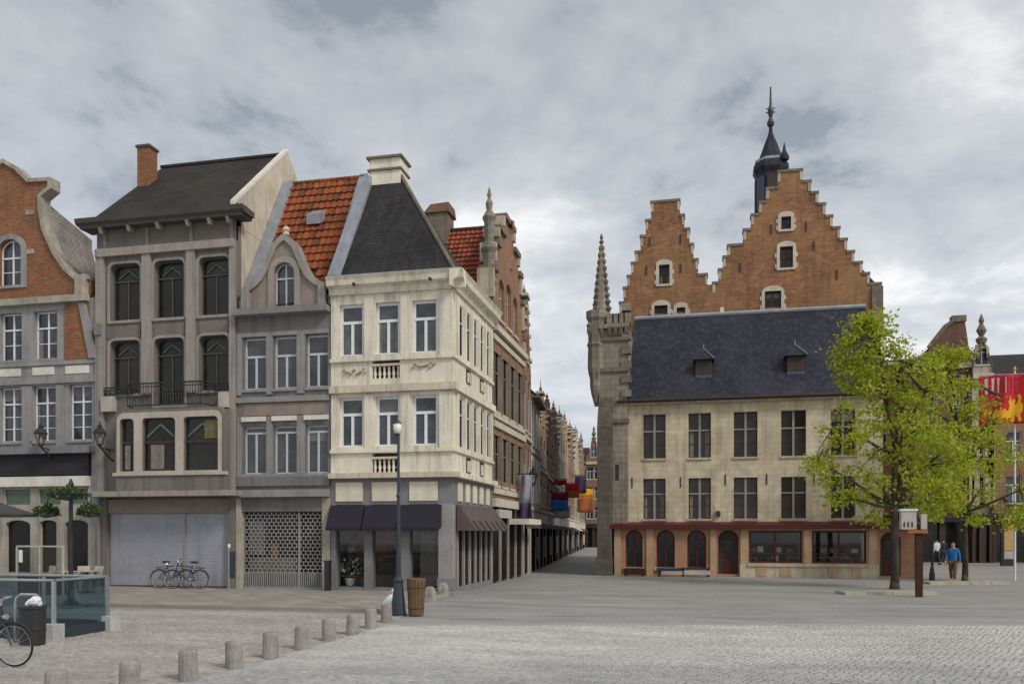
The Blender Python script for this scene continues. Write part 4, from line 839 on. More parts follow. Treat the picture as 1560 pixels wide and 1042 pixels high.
    pm = random.choice(('stoneA', 'darkwood', 'quoinstone', 'brownC', 'bluestone', 'greyDp'))
    for a in (s0, s0+(s1-s0)*random.uniform(.4, .65), s1-.3): part('shop_pier', pm, h, K, a+.01, a+random.uniform(.14, .3), 0, 2.65, -.3, .0)
    part('shop_display', random.choice(('goods1', 'curtain', 'poster', 'clothlilac')), h, K, s1-(s1-s0)*.3, s1-.4, .6, 1.9, -.059, -.03)
    part('rear_wall', wall, h, K, s0+.03, s1-.03, 0, eave-.03, -7.8, -.36); return h
street_house(0, 3.4, 10.2, 14.0, 'brickE', 'quoinstone', 'slate', 'scroll', 2, 2, 'brick street house with scrolled gable and white belts', fascia='blackfab')
street_house(3.45, 8.6, 9.4, 12.6, 'whitepanel', 'stoneAtrim', 'slate', 'eaves', 2, 3, 'white street house with dark slate roof along the shopping street', fascia='signwhite')
street_house(8.65, 13.2, 8.2, 10.6, 'tanstone', 'quoinstone', 'tileE', 'scroll', 2, 2, 'tan stone street house with low scrolled gable', fascia='whitepanel')
street_house(13.25, 18.2, 8.0, 10.9, 'brickE', 'quoinstone', 'slate', 'step', 2, 2, 'red brick street house with stepped gable beyond the tan one', fascia='greyDp')
street_house(18.25, 24.6, 7.6, 11.2, 'brickD', 'stoneA', 'slate', 'step', 2, 3, 'dark brick street house with stepped gable', fascia='shutter')
street_house(24.65, 31, 8.4, 11.6, 'creamstone', 'quoinstone', 'slateB', 'scroll', 2, 3, 'cream street house with scrolled gable', fascia='signwhite')
street_house(31.05, 38, 8.6, 12.2, 'tanstone', 'quoinstone', 'tileE', 'step', 2, 3, 'sand coloured street house with stepped gable beside the cream one', fascia='greyDp')
street_house(38.05, 48, 8.5, 12.5, 'brickE', 'quoinstone', 'slate', 'scroll', 2, 3, 'wide brick street house with scrolled gable', fascia='whitepanel')
street_house(48.05, 60, 9.2, 13.5, 'creamstone', 'quoinstone', 'slateB', 'scroll', 2, 4, 'wide cream street house far down the shopping street')
street_house(60.05, 78, 9.5, 14.5, 'brickE', 'quoinstone', 'slate', 'step', 2, 4, 'broad brick house with big stepped gable far down the street')
def far_house(Y, xa, xb, ye, yt, wall, roof, label, kind='eaves', finial=False, rows=None):
    P = front(Y); s0, s1 = fx(xa, Y), fx(xb, Y); xm = (xa+xb)/2; e, tp = fz(xm, ye, Y), fz(xm, yt, Y)
    h = thing('town_house', label, 'house', ((s0+s1)/2, Y, 0)); n = max(2, round((s1-s0)/2.2)); wd = (s1-s0)/n; fl = max(2, round((e-3.6)/3.4)); fh = (e-3.6)/fl; hs = []
    for f in range(fl):
        for i in range(n): c = s0+wd*(i+.5); hs.append((c-.5, c+.5, 3.6+fh*f+.6, 3.6+fh*(f+1)-.5))
    MB().slab(P, rect(s0, s1, 3.4, e), [rect(*q) for q in hs], -.3, 0).build('wall', wall, h)
    for q in hs: window(P, h, *q, trans=.66, ucols=1, sill='quoinstone')
    part('cornice', 'quoinstone', h, P, s0, s1, e-.1, e+.25, -.1, .3); part('fascia', 'blackfab', h, P, s0, s1, 2.9, 3.5, -.3, .25)
    part('shop_pane', 'glassB', h, P, s0+.1, s1-.1, .1, 2.9, -.3, -.27)
    for i in range(n+1): part('shop_pier', 'darkwood', h, P, max(s0, s0+wd*i-.2), min(s1, s0+wd*i+.2), 0, 2.9, -.3, .03)
    part('rear_wall', wall, h, P, s0+.05, s1-.05, 0, e, -8, -.32); q = P.pt
    if kind == 'eaves':
        MB().sheet([q(s0, e+.2, .2), q(s1, e+.2, .2), q(s1, tp, -4), q(s0, tp, -4)], .12).build('roof_slope', roof, h); MB().sheet([q(s0, e+.2, -8), q(s1, e+.2, -8), q(s1, tp-.02, -4), q(s0, tp-.02, -4)], .12).build('roof_slope', roof, h)
        for a in (s0+.02, s1-.22): MB().slab(side(a), [(Y, e), (Y+8, e), (Y+4, tp-.2)], [], 0, .2).build('gable_wall', wall, h)
    else:
        c = (s0+s1)/2; hw = (s1-s0)/2; half = [(hw, e+.25), (hw*.95, e+.8), (hw*.62, e+1.6), (hw*.5, e+(tp-e)*.5), (hw*.34, tp-1.0), (hw*.34, tp-.6), (0, tp)]
        MB().slab(P, [(c-a, b) for a, b in half]+[(c+a, b) for a, b in reversed(half) if a > 0], [arch(c-.45, c+.45, e+.9, e+2.4)], -.4, 0).build('gable_wall', wall, h)
        window(P, h, c-.45, c+.45, e+.9, e+2.4, shape=arch(c-.45, c+.45, e+.9, e+2.4), trans=.6, sill='quoinstone')
        for a, b in zip(half[:-1], half[1:]):
            for sg in (1, -1): MB().hexa([q(c+sg*a[0], a[1]-.1, -.45), q(c+sg*b[0], b[1]-.1, -.45), q(c+sg*b[0], b[1]-.1, .12), q(c+sg*a[0], a[1]-.1, .12), q(c+sg*a[0], a[1]+.12, -.45), q(c+sg*b[0], b[1]+.12, -.45), q(c+sg*b[0], b[1]+.12, .12), q(c+sg*a[0], a[1]+.12, .12)]).build('coping', 'copingstone', h)
        MB().lathe([(.3, -.2), (.4, .1), (.15, .3), (.35, .7), (.12, 1.2), (.2, 1.4), (.02, 1.9)], q(c, tp, -.2), 8).build('finial', 'copingstone', h)
        for sg in (1, -1): MB().sheet([q(c+sg*hw*.9, e+.3, -.41), q(c, tp-1.2, -.41), q(c, tp-1.2, -9), q(c+sg*hw*.9, e+.3, -9)], .1).build('roof_slope', roof, h)
    return h
far_house(128, 868, 893, 712, 678, 'brickD', 'slate', 'dark-roofed house closing the far end of the street'); far_house(124, 893, 916, 706, 668, 'brickE', 'slate', 'brick house with scrolled gable closing the far end of the street', kind='gable')
far_house(71, 1325, 1391, 556, 535, 'terracotta', 'slateB', 'low terracotta brick house glimpsed behind the plane tree'); far_house(66, 1392, 1480, 560, 528, 'brickD', 'slateB', 'brown brick house with high party wall and chimney behind the trees'); 
far_house(65.5, 1481, 1512, 575, 518, 'creamstone', 'slate', 'narrow cream house with scrolled gable and finial behind the flag', kind='gable'); far_house(66, 1513, 1640, 578, 522, 'brickE', 'slate', 'wide brick house with long dark slate roof beyond the trees')
def party_wall():
    h = [o for o in bpy.data.objects if o.get('label', '').startswith('brown brick house')][0]; Y = 67.5; P = front(Y); f = lambda x, y: (fx(x, Y), fz(1440, y, Y))
    MB().slab(P, [f(1396, 565), f(1490, 565), f(1488, 545), f(1476, 531), f(1470, 490), f(1452, 490), f(1440, 498), f(1416, 528), f(1396, 545)], [], -.5, 0).build('party_wall', 'brickD', h)
    MB().tube([P.pt(*f(1414, 529), .05), P.pt(*f(1440, 497), .05), P.pt(*f(1454, 489), .05)], .16, 6).build('coping', 'copingstone', h); a = f(1460, 489); part('chimney_cap', 'copingstone', h, P, fx(1450, Y), fx(1472, Y), a[1]-.1, a[1]+.35, -.6, .1)
party_wall()
#@@HALL
# ------------------------------------------------------------------ the stone hall with stepped brick gables
YS = 43.0
def hall():
    X = Px(YS, 1140); P = X.P; s, t, r = X.s, X.t, X.r; x0, x1 = s(944), s(1345)
    h = thing('old_hall', 'medieval stone hall with blue slate roof and two tall stepped brick gables', 'hall', ((x0+x1)/2, YS, 0))
    cols = [(980, 1014), (1049, 1083), (1118, 1154), (1190, 1228), (1266, 1303)]; rows = [(627, 696), (727, 790)]
    holes = [rect(*r(a, b, c, d)) for a, b in cols for c, d in rows]
    MB().slab(P, rect(x0, x1, t(800), t(608)), holes, -.45, 0).build('wall', 'ashlar', h)
    for a, b in cols:
        for c, d in rows:
            q = r(a, b, c, d); w_ = window(P, h, *q, rec=.2, fw=.06, trans=.62, cols=2, rows=2, urows=1, fmat='darkwood', gmat='glassS', sill='creamstone')
            m = (q[0]+q[1])/2; tt = q[2]+(q[3]-q[2])*.62
            part('stone_mullion', 'stoneA', w_, P, m-.05, m+.05, q[2], q[3], -.24, -.09); part('stone_transom', 'stoneA', w_, P, q[0], q[1], tt-.032, tt+.032, -.23, -.1)
    part('cornice', 'creamstone', h, P, x0, x1, t(612), t(604), -.1, .25)
    for xx, yy in ((963, 725), (1037, 725), (1105, 722), (1168, 722), (1240, 722)): part('wall_anchor', 'iron', h, P, s(xx)-.03, s(xx)+.03, t(yy+16), t(yy), .003, .03)
    for xx, yy in ((1094, 778),): part('wall_lamp', 'iron', h, P, s(xx)-.1, s(xx)+.1, t(yy+8), t(yy), .003, .16)
    # slate roof
    ze = t(606); yr = 47.4; zr = 13.95; xr0 = fx(967, yr)
    MB().sheet([(x0-.05, YS-.4, ze), (x1, YS-.4, ze), (x1, yr, zr), (xr0, yr, zr)], .15).build('roof_slope', 'slateS', h)
    MB().sheet([(x0-.05, 50.0, ze+2), (x1, 50.0, ze+2), (x1, yr, zr-.03), (xr0, yr, zr-.03)], .12).build('roof_slope', 'slateS', h)
    MB().sheet([(x0-.05, YS-.4, ze), (x0-.05, 49.9, ze), (xr0, yr, zr-.01)], .1).build('roof_slope', 'slateS', h)
    MB().tube([(xr0, yr, zr+.05), (x1, yr, zr+.05)], .13, 8).build('lead_ridge', 'lead', h); MB().tube([(x0-.1, YS-.42, ze-.02), (x1, YS-.42, ze-.02)], .07, 8).build('gutter', 'darkwood', h)
    xx = fx(1100, yr); MB().box(xx-.1, xx+.1, yr-.1, yr+.1, zr, zr+.4).build('ridge_vent', 'whitepanel', h)
    for cx_, cy in ((1072, 566), (1211, 566)):
        f = .33; yy = YS-.4+(yr-YS+.4)*f; zc = ze+(zr-ze)*f; c = fx(cx_, yy)
        d = MB().box(c-.4, c+.4, yy-.45, yy+1.0, zc-.5, zc+.42).build('roof_dormer', 'darkwood', h)
        MB().add([(c-.52, yy-.62, zc+.38), (c+.52, yy-.62, zc+.38), (c+.52, yy+1.0, zc+.42), (c-.52, yy+1.0, zc+.42), (c, yy-.05, zc+1.0), (c, yy+1.3, zc+.95)], [(0, 1, 4), (1, 2, 5, 4), (0, 4, 5, 3), (0, 3, 2, 1), (2, 3, 5)]).build('dormer_roof', 'slateS', d)
        MB().tube([(c, yy-.05, zc+.95), (c, yy-.05, zc+1.25)], [.03, .01], 6).build('dormer_finial', 'lead', d)
        MB().tube([(c, yy-.07, zc+1.02), (c+.54, yy-.64, zc+.4)], .028, 5).build('dormer_hip', 'lead', d); MB().tube([(c-.54, yy-.64, zc+.38), (c+.54, yy-.64, zc+.38)], .03, 5).build('dormer_eave', 'slateS', d)
        MB().pbox(front(yy-.45), c-.02, c+.02, zc-.45, zc+.38, 0, .02).build('glazing_bar', 'darkwood', d)
        part('lead_apron', 'leaddark', d, front(yy-.45), c-.42, c+.42, zc-.52, zc-.4, 0, .03)
    MB().box(x0+.02, x1-.02, YS+.46, 49.6, t(800), ze-.1).build('rear_wall', 'ashlar', h); MB().box(x0+.02, x1-.02, YS+1.0, 49.6, 0, t(800)-.01).build('rear_wall', 'ashlar', h)
    # shop front at street level
    XF = Px(YS-.75, 1140); PF = XF.P; f, ft = XF.s, XF.t; gx0, gx1 = f(936), f(1400)
    def fr(a, b, c, d): return f(a), f(b), ft(d), ft(c)
    ar = [arch(*fr(a, b, 807, 866), .95) for a, b in ((953, 979), (1000, 1028), (1047, 1076))]; dr = arch(*fr(1094, 1125, 807, 878), .9); dr = [(p[0], max(p[1], .12)) for p in dr]
    bw = [rect(*fr(1141, 1222, 808, 857)), rect(*fr(1237, 1320, 808, 857))]; ar2 = arch(*fr(1341, 1373, 810, 882), .9); ar2 = [(p[0], max(p[1], .1)) for p in ar2]
    zt = ft(803)
    MB().slab(PF, rect(gx0, f(1133), 0, zt), ar+[dr], -.4, 0).build('arcade_wall', 'terracotta', h)
    MB().slab(PF, rect(f(1133)+.002, f(1336), 0, zt), bw, -.4, -.002).build('shopfront_wall', 'tanstone', h)
    MB().slab(PF, rect(f(1336)+.002, gx1, 0, zt), [ar2], -.4, 0).build('arcade_wall', 'terracotta', h)
    for a, b in ((936, 946), (985, 996), (1082, 1091), (1128, 1139), (1224, 1235), (1323, 1336)): part('pier', 'tanstone', h, PF, f(a), f(b), 0, zt, .004, .09)
    part('plinth', 'creamstone', h, PF, f(1127), f(1338), 0, .62, .003, .13); part('shop_sill', 'creamstone', h, PF, f(1139), f(1323), ft(862), ft(858), .0, .2)
    for a, b in ((1152, 1168), (1188, 1204), (1262, 1278), (1298, 1312)): part('plinth_block', 'tanstone', h, PF, f(a), f(b), .05, .58, .13, .16)
    for lp in ar: 
        MB().slab(PF, lp, [inset(lp, .09)], -.3, -.2).build('shop_window', 'redwood', h); MB().slab(PF, inset(lp, .06), [], -.26, -.24).build('shop_pane', 'glassB', h)
        a = lp[0]; b = lp[1]; part('window_sill', 'creamstone', h, PF, a[0]-.1, b[0]+.1, a[1]-.12, a[1]+.02, -.3, .12)
        part('glazing_bar', 'redwood', h, PF, (a[0]+b[0])/2-.03, (a[0]+b[0])/2+.03, a[1]+.05, lp[6][1]-.05, -.28, -.19)
    for lp in (dr, ar2):
        dd = MB().slab(PF, lp, [], -.36, -.32).build('door', 'darkwood', h); a, b = lp[0][0], lp[1][0]
        part('door_pane', 'glassB', dd, PF, a+.3, b-.3, .9, 1.75, -.32, -.3); part('door_panel', 'redwood', dd, PF, a+.25, b-.25, .2, .75, -.32, -.3)
    for lp in bw:
        q = (lp[0][0], lp[1][0], lp[0][1], lp[2][1]); m = MB()
        for a in (q[0], (q[0]+q[1])/2-.03, q[1]-.08): m.pbox(PF, a, a+.08, q[2], q[3], -.2, -.08)
        m.pbox(PF, *q[:2], q[2], q[2]+.08, -.21, -.07).pbox(PF, *q[:2], q[3]-.1, q[3], -.21, -.07); w_ = m.build('shop_window', 'redwood', h)
        part('shop_pane', 'shopglass', w_, PF, q[0]+.02, q[1]-.02, q[2]+.02, q[3]-.02, -.16, -.145)
        part('shop_back_wall', 'inside', h, PF, q[0], q[1], 0, q[3], -1.68, -1.6)
        m = MB()
        for i in range(26): c = random.uniform(q[0]+.15, q[1]-.15); z = random.choice((q[2]+.05, q[2]+.05, q[2]+.5)); e = random.uniform(.06, .16); m.pbox(PF, c-e, c+e, z, z+random.uniform(.1, .3), -1.0-random.random()*.3, -.7)
        m.build('display_goods', 'goods1', h); part('display_shelf', 'wood', h, PF, q[0]+.1, q[1]-.1, q[2]+.42, q[2]+.46, -1.3, -.6)
    MB().box(gx0+.05, gx1-.05, YS-.34, YS+.95, 0, .1).build('shop_floor', 'inside', h); MB().box(f(1128), f(1132), YS-.34, YS+.9, .1, zt).build('shop_partition', 'inside', h); MB().box(f(1326), f(1330), YS-.34, YS+.9, .1, zt).build('shop_partition', 'inside', h)
    # sloping red-brown canopy
    z1 = t(796); MB().hexa([(gx0-.15, YS-1.05, zt-.02), (gx1+.1, YS-1.05, zt-.02), (gx1+.1, YS, zt-.02), (gx0-.15, YS, zt-.02), (gx0-.15, YS-1.05, zt+.1), (gx1+.1, YS-1.05, zt+.1), (gx1+.1, YS-.003, z1+.05), (gx0-.15, YS-.003, z1+.05)]).build('canopy', 'redwood', h)
    part('canopy_fascia', 'redwood', h, front(YS-1.05), gx0-.2, gx1+.15, zt-.08, zt+.13, .0, .06)
    # tall hall behind
    YH = 50.0; PH = front(YH); sH = lambda x: fx(x, YH); tH = lambda y: fz(1140, y, YH)
    Ls_ = [(944, 452), (950, 429), (956, 411), (962, 391), (968, 374), (976, 350), (984, 326), (992, 298)]; R1 = [(1035, 298), (1042, 322), (1050, 344), (1056, 368), (1063, 392), (1077, 416)]
    L2 = [(1086, 430), (1095, 410), (1102, 391), (1109, 374), (1133, 352), (1145, 330), (1157, 312), (1168, 292), (1186, 268)]; R2 = [(1222, 268), (1235, 286), (1246, 304), (1257, 322), (1268, 341), (1279, 359), (1290, 377), (1301, 396), (1313, 413), (1324, 430), (1342, 446)]
    out = [(sH(944), tH(520))]; cop = []
    def stair(lst, left, nxt, out):
        for i, (x, y) in enumerate(lst):
            if left:
                xn = lst[i+1][0] if i+1 < len(lst) else nxt; out.append((sH(x), tH(y))); out.append((sH(xn), tH(y))); cop.append((x, xn, y, 1))
            else:
                xp = lst[i-1][0] if i else nxt; out.append((sH(xp), tH(y))); out.append((sH(x), tH(y))); cop.append((xp, x, y, -1))
    stair(Ls_, True, 1014, out); stair(R1, False, 1014, out); out.append((sH(1077), tH(430))); stair(L2, True, 1204, out); stair(R2, False, 1204, out); out.append((sH(1342), tH(520)))
    dd = []
    for p in out:
        if not dd or (abs(p[0]-dd[-1][0])+abs(p[1]-dd[-1][1])) > .01: dd.append(p)
    wn = [(1004, 1020, 395, 425), (997, 1017, 458, 484), (1031, 1044, 463, 482), (1190, 1205, 335, 354), (1188, 1208, 380, 412), (1165, 1190, 446, 473)]
    MB().slab(PH, dd, [rect(sH(a), sH(b), tH(d), tH(c)) for a, b, c, d in wn], -.6, 0).build('gable_wall', 'brickS', h)
    for a, b, y, sd_ in cop:
        if sH(b)-sH(a) < .02: continue
        MB().pbox(PH, sH(a)-(.06 if sd_ > 0 else .0), sH(b)+(.06 if sd_ < 0 else .0), tH(y)+.004, tH(y)+.15, -.66, .06).build('coping', 'copingstone', h)
        xo = sH(a) if sd_ > 0 else sH(b); q = (xo-.02, xo+.13) if sd_ > 0 else (xo-.13, xo+.02)
        MB().pbox(PH, q[0], q[1], tH(y)-.5, tH(y), -.62, .03).build('step_quoin', 'creamstone', h)
    for a, b, c, d in wn:
        q = (sH(a), sH(b), tH(d), tH(c)); MB().slab(PH, arch(q[0]-.17, q[1]+.17, q[2]-.12, q[3]+.3, .55), [rect(*q)], .003, .07).build('window_surround', 'quoinstone', h)
        for k, zq in enumerate((q[2], (q[2]+q[3])/2)):
            for e_ in ((q[0]-.26, q[0]-.17), (q[1]+.17, q[1]+.26)): part('quoin', 'quoinstone', h, PH, *e_, zq, zq+.24, .003, .05)
        window(PH, h, *q, rec=.2, fw=.07, trans=.5, cols=2, fmat='darkwood', gmat='glassS', sill=None)
    part('end_pier', 'copingstone', h, PH, sH(1328), sH(1345), tH(520), tH(448), -.7, .12)
    for xx, yy in ((990, 350), (1037, 350), (985, 395), (1037, 395), (1128, 400), (1228, 345), (1175, 345), (1275, 420), (1240, 375)): part('wall_anchor', 'iron', h, PH, sH(xx)-.04, sH(xx)+.04, tH(yy+14), tH(yy), .003, .05)
    # roofs that run back from the gables
    for a, b, c, yt, ye_ in ((944, 1083, 1013.5, 310, 448), (1083, 1342, 1204, 280, 440)):
        q0, q1, qm = sH(a)+.25, sH(b)-.1, sH(c)
        MB().sheet([(q0, YH+.62, tH(ye_)), (q0, YH+16, tH(ye_)), (qm, YH+16, tH(yt)-.5), (qm, YH+.62, tH(yt)-.5)], .15).build('roof_slope', 'slateS', h)
        MB().sheet([(q1, YH+.62, tH(ye_)), (q1, YH+16, tH(ye_)), (qm, YH+16, tH(yt)-.5), (qm, YH+.62, tH(yt)-.5)], .15).build('roof_slope', 'slateS', h)
        MB().slab(front(YH+16), [(q0, tH(ye_)), (q1, tH(ye_)), (qm, tH(yt)-.6)], [], -.2, .0).build('rear_gable', 'brickS', h)
    MB().box(sH(944)+.05, sH(1342)-.05, YH+.02, YH+15.9, 0, tH(470)).build('hall_body', 'brickS', h)
    # stone stair tower at the street corner
    tx0, tx1 = s(914), s(957); zt_ = t(474)
    MB().slab(front(YS-.35), [(tx0, 0), (tx1, 0), (tx1, zt_-.4), (tx0, zt_-.4)], [rect(s(938), s(944), t(730), t(705))], -3.6, 0).build('tower_wall', 'towerstone', h)
    part('tower_window', 'glassS', h, front(YS-.35), s(937), s(945), t(731), t(704), -.3, -.2)
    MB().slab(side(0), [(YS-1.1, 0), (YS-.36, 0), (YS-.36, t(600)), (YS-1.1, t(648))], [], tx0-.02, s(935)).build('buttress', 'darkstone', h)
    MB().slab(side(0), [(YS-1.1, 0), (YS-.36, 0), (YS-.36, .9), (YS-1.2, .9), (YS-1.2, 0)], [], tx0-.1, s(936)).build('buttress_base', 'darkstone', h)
    for z in (t(640), t(560), t(512)): part('tower_band', 'copingstone', h, front(YS-.35), tx0-.02, tx1+.08, z, z+.18, -.2, .1)
    for i in range(7):
        z = t(600)+i*.72; part('tower_quoin', 'copingstone' if i % 2 else 'towerstone', h, front(YS-.35), tx1-.3, tx1+.16, z, z+.36, -.4, .09+.01*(i % 2))
    for i in range(4):
        a = tx0+.4+i*(tx1-tx0-.4)/3.7; part('merlon', 'towerstone', h, front(YS-.35), a, a+.34, zt_-.4, zt_+.12, -.4, .16); part('corbel', 'copingstone', h, front(YS-.35), a+.05, a+.25, zt_-.95, zt_-.55, 0, .1, .14)
    part('parapet', 'towerstone', h, front(YS-.35), tx0, tx1+.1, zt_-.6, zt_-.38, -.5, .2)
    bc = (s(909), YS-.1, 0); MB().lathe([(.1, t(612)), (.28, t(592)), (.34, t(580)), (.34, t(570)), (.42, t(560)), (.46, t(552)), (.44, t(520)), (.5, t(516)), (.43, t(511)), (.43, t(480)), (.54, t(474)), (.54, t(463))], bc, 8, math.pi/8).build('corner_turret', 'towerstone', h)
    for k in range(4): a = math.pi/4+k*math.pi/2; MB().lathe([(.06, 0), (.16, .3), (.14, .5), (.18, .6), (.1, .75)], (bc[0]+.42*math.cos(a), bc[1]+.42*math.sin(a), t(505)), 6).build('gargoyle', 'copingstone', h)
    # crocketed pinnacle
    pc = (s(916), YS+.1); z0, z1 = t(466), t(352); m = MB(); m.lathe([(.52, z0-.5), (.52, z0), (.44, z0+.1), (.05, z1)], (*pc, 0), 8, math.pi/8); pn = m.build('pinnacle', 'towerstone', h)
    for j in range(10):
        f = (j+.5)/10.5; z = z0+(z1-z0)*f; rr = .44*(1-f)+.05
        for k in range(4): a = k*math.pi/2+math.pi/4+.2; MB().lathe([(.03, -.12), (.17*(1-f*.5), .02), (.14*(1-f*.5), .12), (.02, .18)], (pc[0]+rr*math.cos(a), pc[1]+rr*math.sin(a), z), 5).build('crocket', 'copingstone', pn)
    MB().lathe([(.05, 0), (.14, .12), (.05, .25), (.1, .35), (.02, .55)], (*pc, z1-.1), 6).build('finial', 'copingstone', pn)
    part('downpipe', 'copingstone', h, P, s(954), s(957), t(775), t(612), .12, .22)
hall()
def bellturret():
    Y = 57.0; P = front(Y); c = fx(1174, Y); T = lambda y: fz(1174, y, Y); ww = (fx(1200, Y)-fx(1148, Y))/2
    h = thing('bell_turret', 'slate bell turret with needle spire rising behind the larger stepped gable', 'turret', (c, Y, 0))
    MB().lathe([(ww*.95, 0), (ww*.95, T(262))], (c, Y, 0), 8, math.pi/8).build('turret_shaft', 'slateS', h)
    for k in range(8):
        a = k*math.pi/4; d = Vector((math.cos(a), math.sin(a), 0)); Q = Pl(Vector((c, Y, 0))+d*ww*.9, (-d.y, d.x, 0), d); part('louvre', 'leaddark' if k % 2 else 'darkwood', h, Q, -.28, .28, T(325), T(275), -.05, .04)
    MB().lathe([(ww*.95, T(270)), (ww*1.12, T(262)), (ww*1.1, T(256)), (ww*.8, T(246)), (ww*.62, T(236)), (ww*.42, T(222)), (ww*.22, T(210)), (ww*.12, T(202)), (ww*.1, T(190))], (c, Y, 0), 8, math.pi/8).build('turret_roof', 'slateS', h)
    MB().lathe([(ww*1.0, T(251)), (ww*1.0, T(247)), (ww*.7, T(245))], (c, Y, 0), 8, math.pi/8).build('lead_band', 'lead', h)
    MB().lathe([(.2, T(192)), (.24, T(188)), (.1, T(180)), (.2, T(170)), (.08, T(160)), (.05, T(133))], (c, Y, 0), 8).build('needle', 'iron', h)
    for z in (T(172), T(166)): MB().tube([(c-.3, Y, z), (c+.3, Y, z)], .035, 5).build('needle_cross', 'iron', h)
    x2 = fx(1193, Y); MB().lathe([(.28, T(254)), (.3, T(249)), (.12, T(240)), (.02, T(228))], (x2, Y-.8, 0), 8).build('dormer_spirelet', 'slateS', h)
    z = T(262); x3 = fx(1231, YS+7.3)
bellturret()
#@@TREES
# ------------------------------------------------------------------ trees
def tree(label, base, tx, env, n_t, trunk_r, leaves, seed, depth=.8, fork=None, lsize=.15):
    rnd = random.Random(seed); Y = base.y; px = dY(tx, Y); m_per = px/FOC
    h = thing('plane_tree', label, 'tree', base); rows = sorted(env)
    def ext(y):
        for (y0, a0, b0), (y1, a1, b1) in zip(rows[:-1], rows[1:]):
            if y0 <= y <= y1: f = (y-y0)/(y1-y0); return a0+(a1-a0)*f, b0+(b1-b0)*f
        return rows[-1][1:]
    yb = FOC*EYE/px+HY; m = MB(); top = (yb-rows[0][0])*m_per
    zf = top*.52
    p0 = [Vector((0, 0, 0)), Vector((.03, .02, top*.12)), Vector((-.02, 0, top*.3)), Vector((.03, .03, zf)), Vector((-.25, .1, top*.68)), Vector((-.5, .05, top*.86)), Vector((-.62, 0, top*.97))]
    m.tube(p0, [trunk_r*1.25, trunk_r, trunk_r*.88, trunk_r*.72, trunk_r*.45, trunk_r*.24, .02], 10)
    m.tube([(0, 0, -.05), (0, 0, .12), (0, 0, .35)], [trunk_r*1.55, trunk_r*1.3, trunk_r*1.08], 10)
    p1 = [Vector((.03, .03, zf-.3)), Vector((.55, .2, top*.62)), Vector((1.1, .1, top*.72)), Vector((1.5, .2, top*.8))]; m.tube(p1, [trunk_r*.6, trunk_r*.42, trunk_r*.26, .02], 8)
    skel = [(p, .3) for p in p0[2:]]+[(p, .2) for p in p1]
    tgt = []
    while len(tgt) < n_t:
        y = rnd.uniform(rows[0][0], rows[-1][0]); a, b = ext(y); x = rnd.uniform(a, b)
        xx, z = (x-tx)*m_per, (yb-y)*m_per; hw = (b-a)/2*m_per; cx_ = ((a+b)/2-tx)*m_per; f = (xx-cx_)/hw
        yy = math.sqrt(max(0, 1-f*f))*hw*depth*rnd.uniform(-1, 1); tgt.append(Vector((xx, yy, z)))
    # main limbs, then twigs from limbs
    limbs = []
    for i in range(16):
        g = tgt[i*len(tgt)//16]; cand = [p for p, _ in skel if p.z < g.z-.2] or [p0[2]]; st = min(cand, key=lambda p: (p-g).length+.5*abs(p.z-(g.z-(g-p).length*.45)))
        mid = st.lerp(g, .5)+Vector((rnd.uniform(-.2, .2), rnd.uniform(-.2, .2), .1)); pts = [st, st.lerp(mid, .5)+Vector((0, 0, -.05)), mid, mid.lerp(g, .5)+Vector((0, 0, .08)), g]
        m.tube(pts, [.075, .06, .045, .03, .012], 6); limbs += pts[1:]
    for g in tgt:
        st = min(limbs, key=lambda p: (p-g).length); 
        if (st-g).length > .15: m.tube([st, st.lerp(g, .55)+Vector((rnd.uniform(-.1, .1), rnd.uniform(-.1, .1), rnd.uniform(0, .12))), g], [.022, .015, .007], 4)
    m.build('trunk', 'bark', h, smooth=True, local=True)
    V = []; Fc = []
    for g in tgt:
        big = rnd.uniform(.45, 1.3); nl = int(leaves*big*big); sg = .25*big
        for _ in range(nl):
            c = g+Vector((rnd.gauss(0, sg), rnd.gauss(0, sg), rnd.gauss(0, sg*.6))); L_ = lsize*rnd.uniform(.6, 1.25); d = Vector((rnd.gauss(0, 1), rnd.gauss(0, 1), rnd.gauss(-.3, .7))).normalized(); q = d.orthogonal().normalized(); q = (Matrix.Rotation(rnd.uniform(0, 6.28), 3, d) @ q)*L_*.42
            nn = d.cross(q).normalized()*L_*.12; b = len(V); V += [c, c+d*L_*.45+q+nn, c+d*L_, c+d*L_*.45-q+nn]; Fc += [(b, b+1, b+2), (b, b+2, b+3)]
    me = bpy.data.meshes.new('crown'); me.from_pydata([tuple(v) for v in V], [], Fc); me.materials.append(M['leaf']); o = bpy.data.objects.new('crown', me); col.objects.link(o); o.parent = h
    return h
tree('young plane tree in fresh leaf standing in front of the stone hall', gp(1363, 897), 1363, [(482, 1312, 1334), (510, 1292, 1362), (535, 1284, 1405), (565, 1284, 1430), (600, 1280, 1450), (650, 1250, 1462), (700, 1218, 1468), (742, 1250, 1462), (778, 1272, 1440), (802, 1300, 1410)], 200, .14, 74, 3, depth=.65, lsize=.14)
tree('smaller plane tree in fresh leaf behind the rust brown sign post', gp(1470, 886), 1470, [(532, 1425, 1458), (570, 1415, 1478), (620, 1400, 1505), (660, 1392, 1545), (700, 1392, 1572), (745, 1400, 1575), (775, 1405, 1575), (800, 1425, 1545)], 150, .11, 74, 11, depth=.65, lsize=.14)
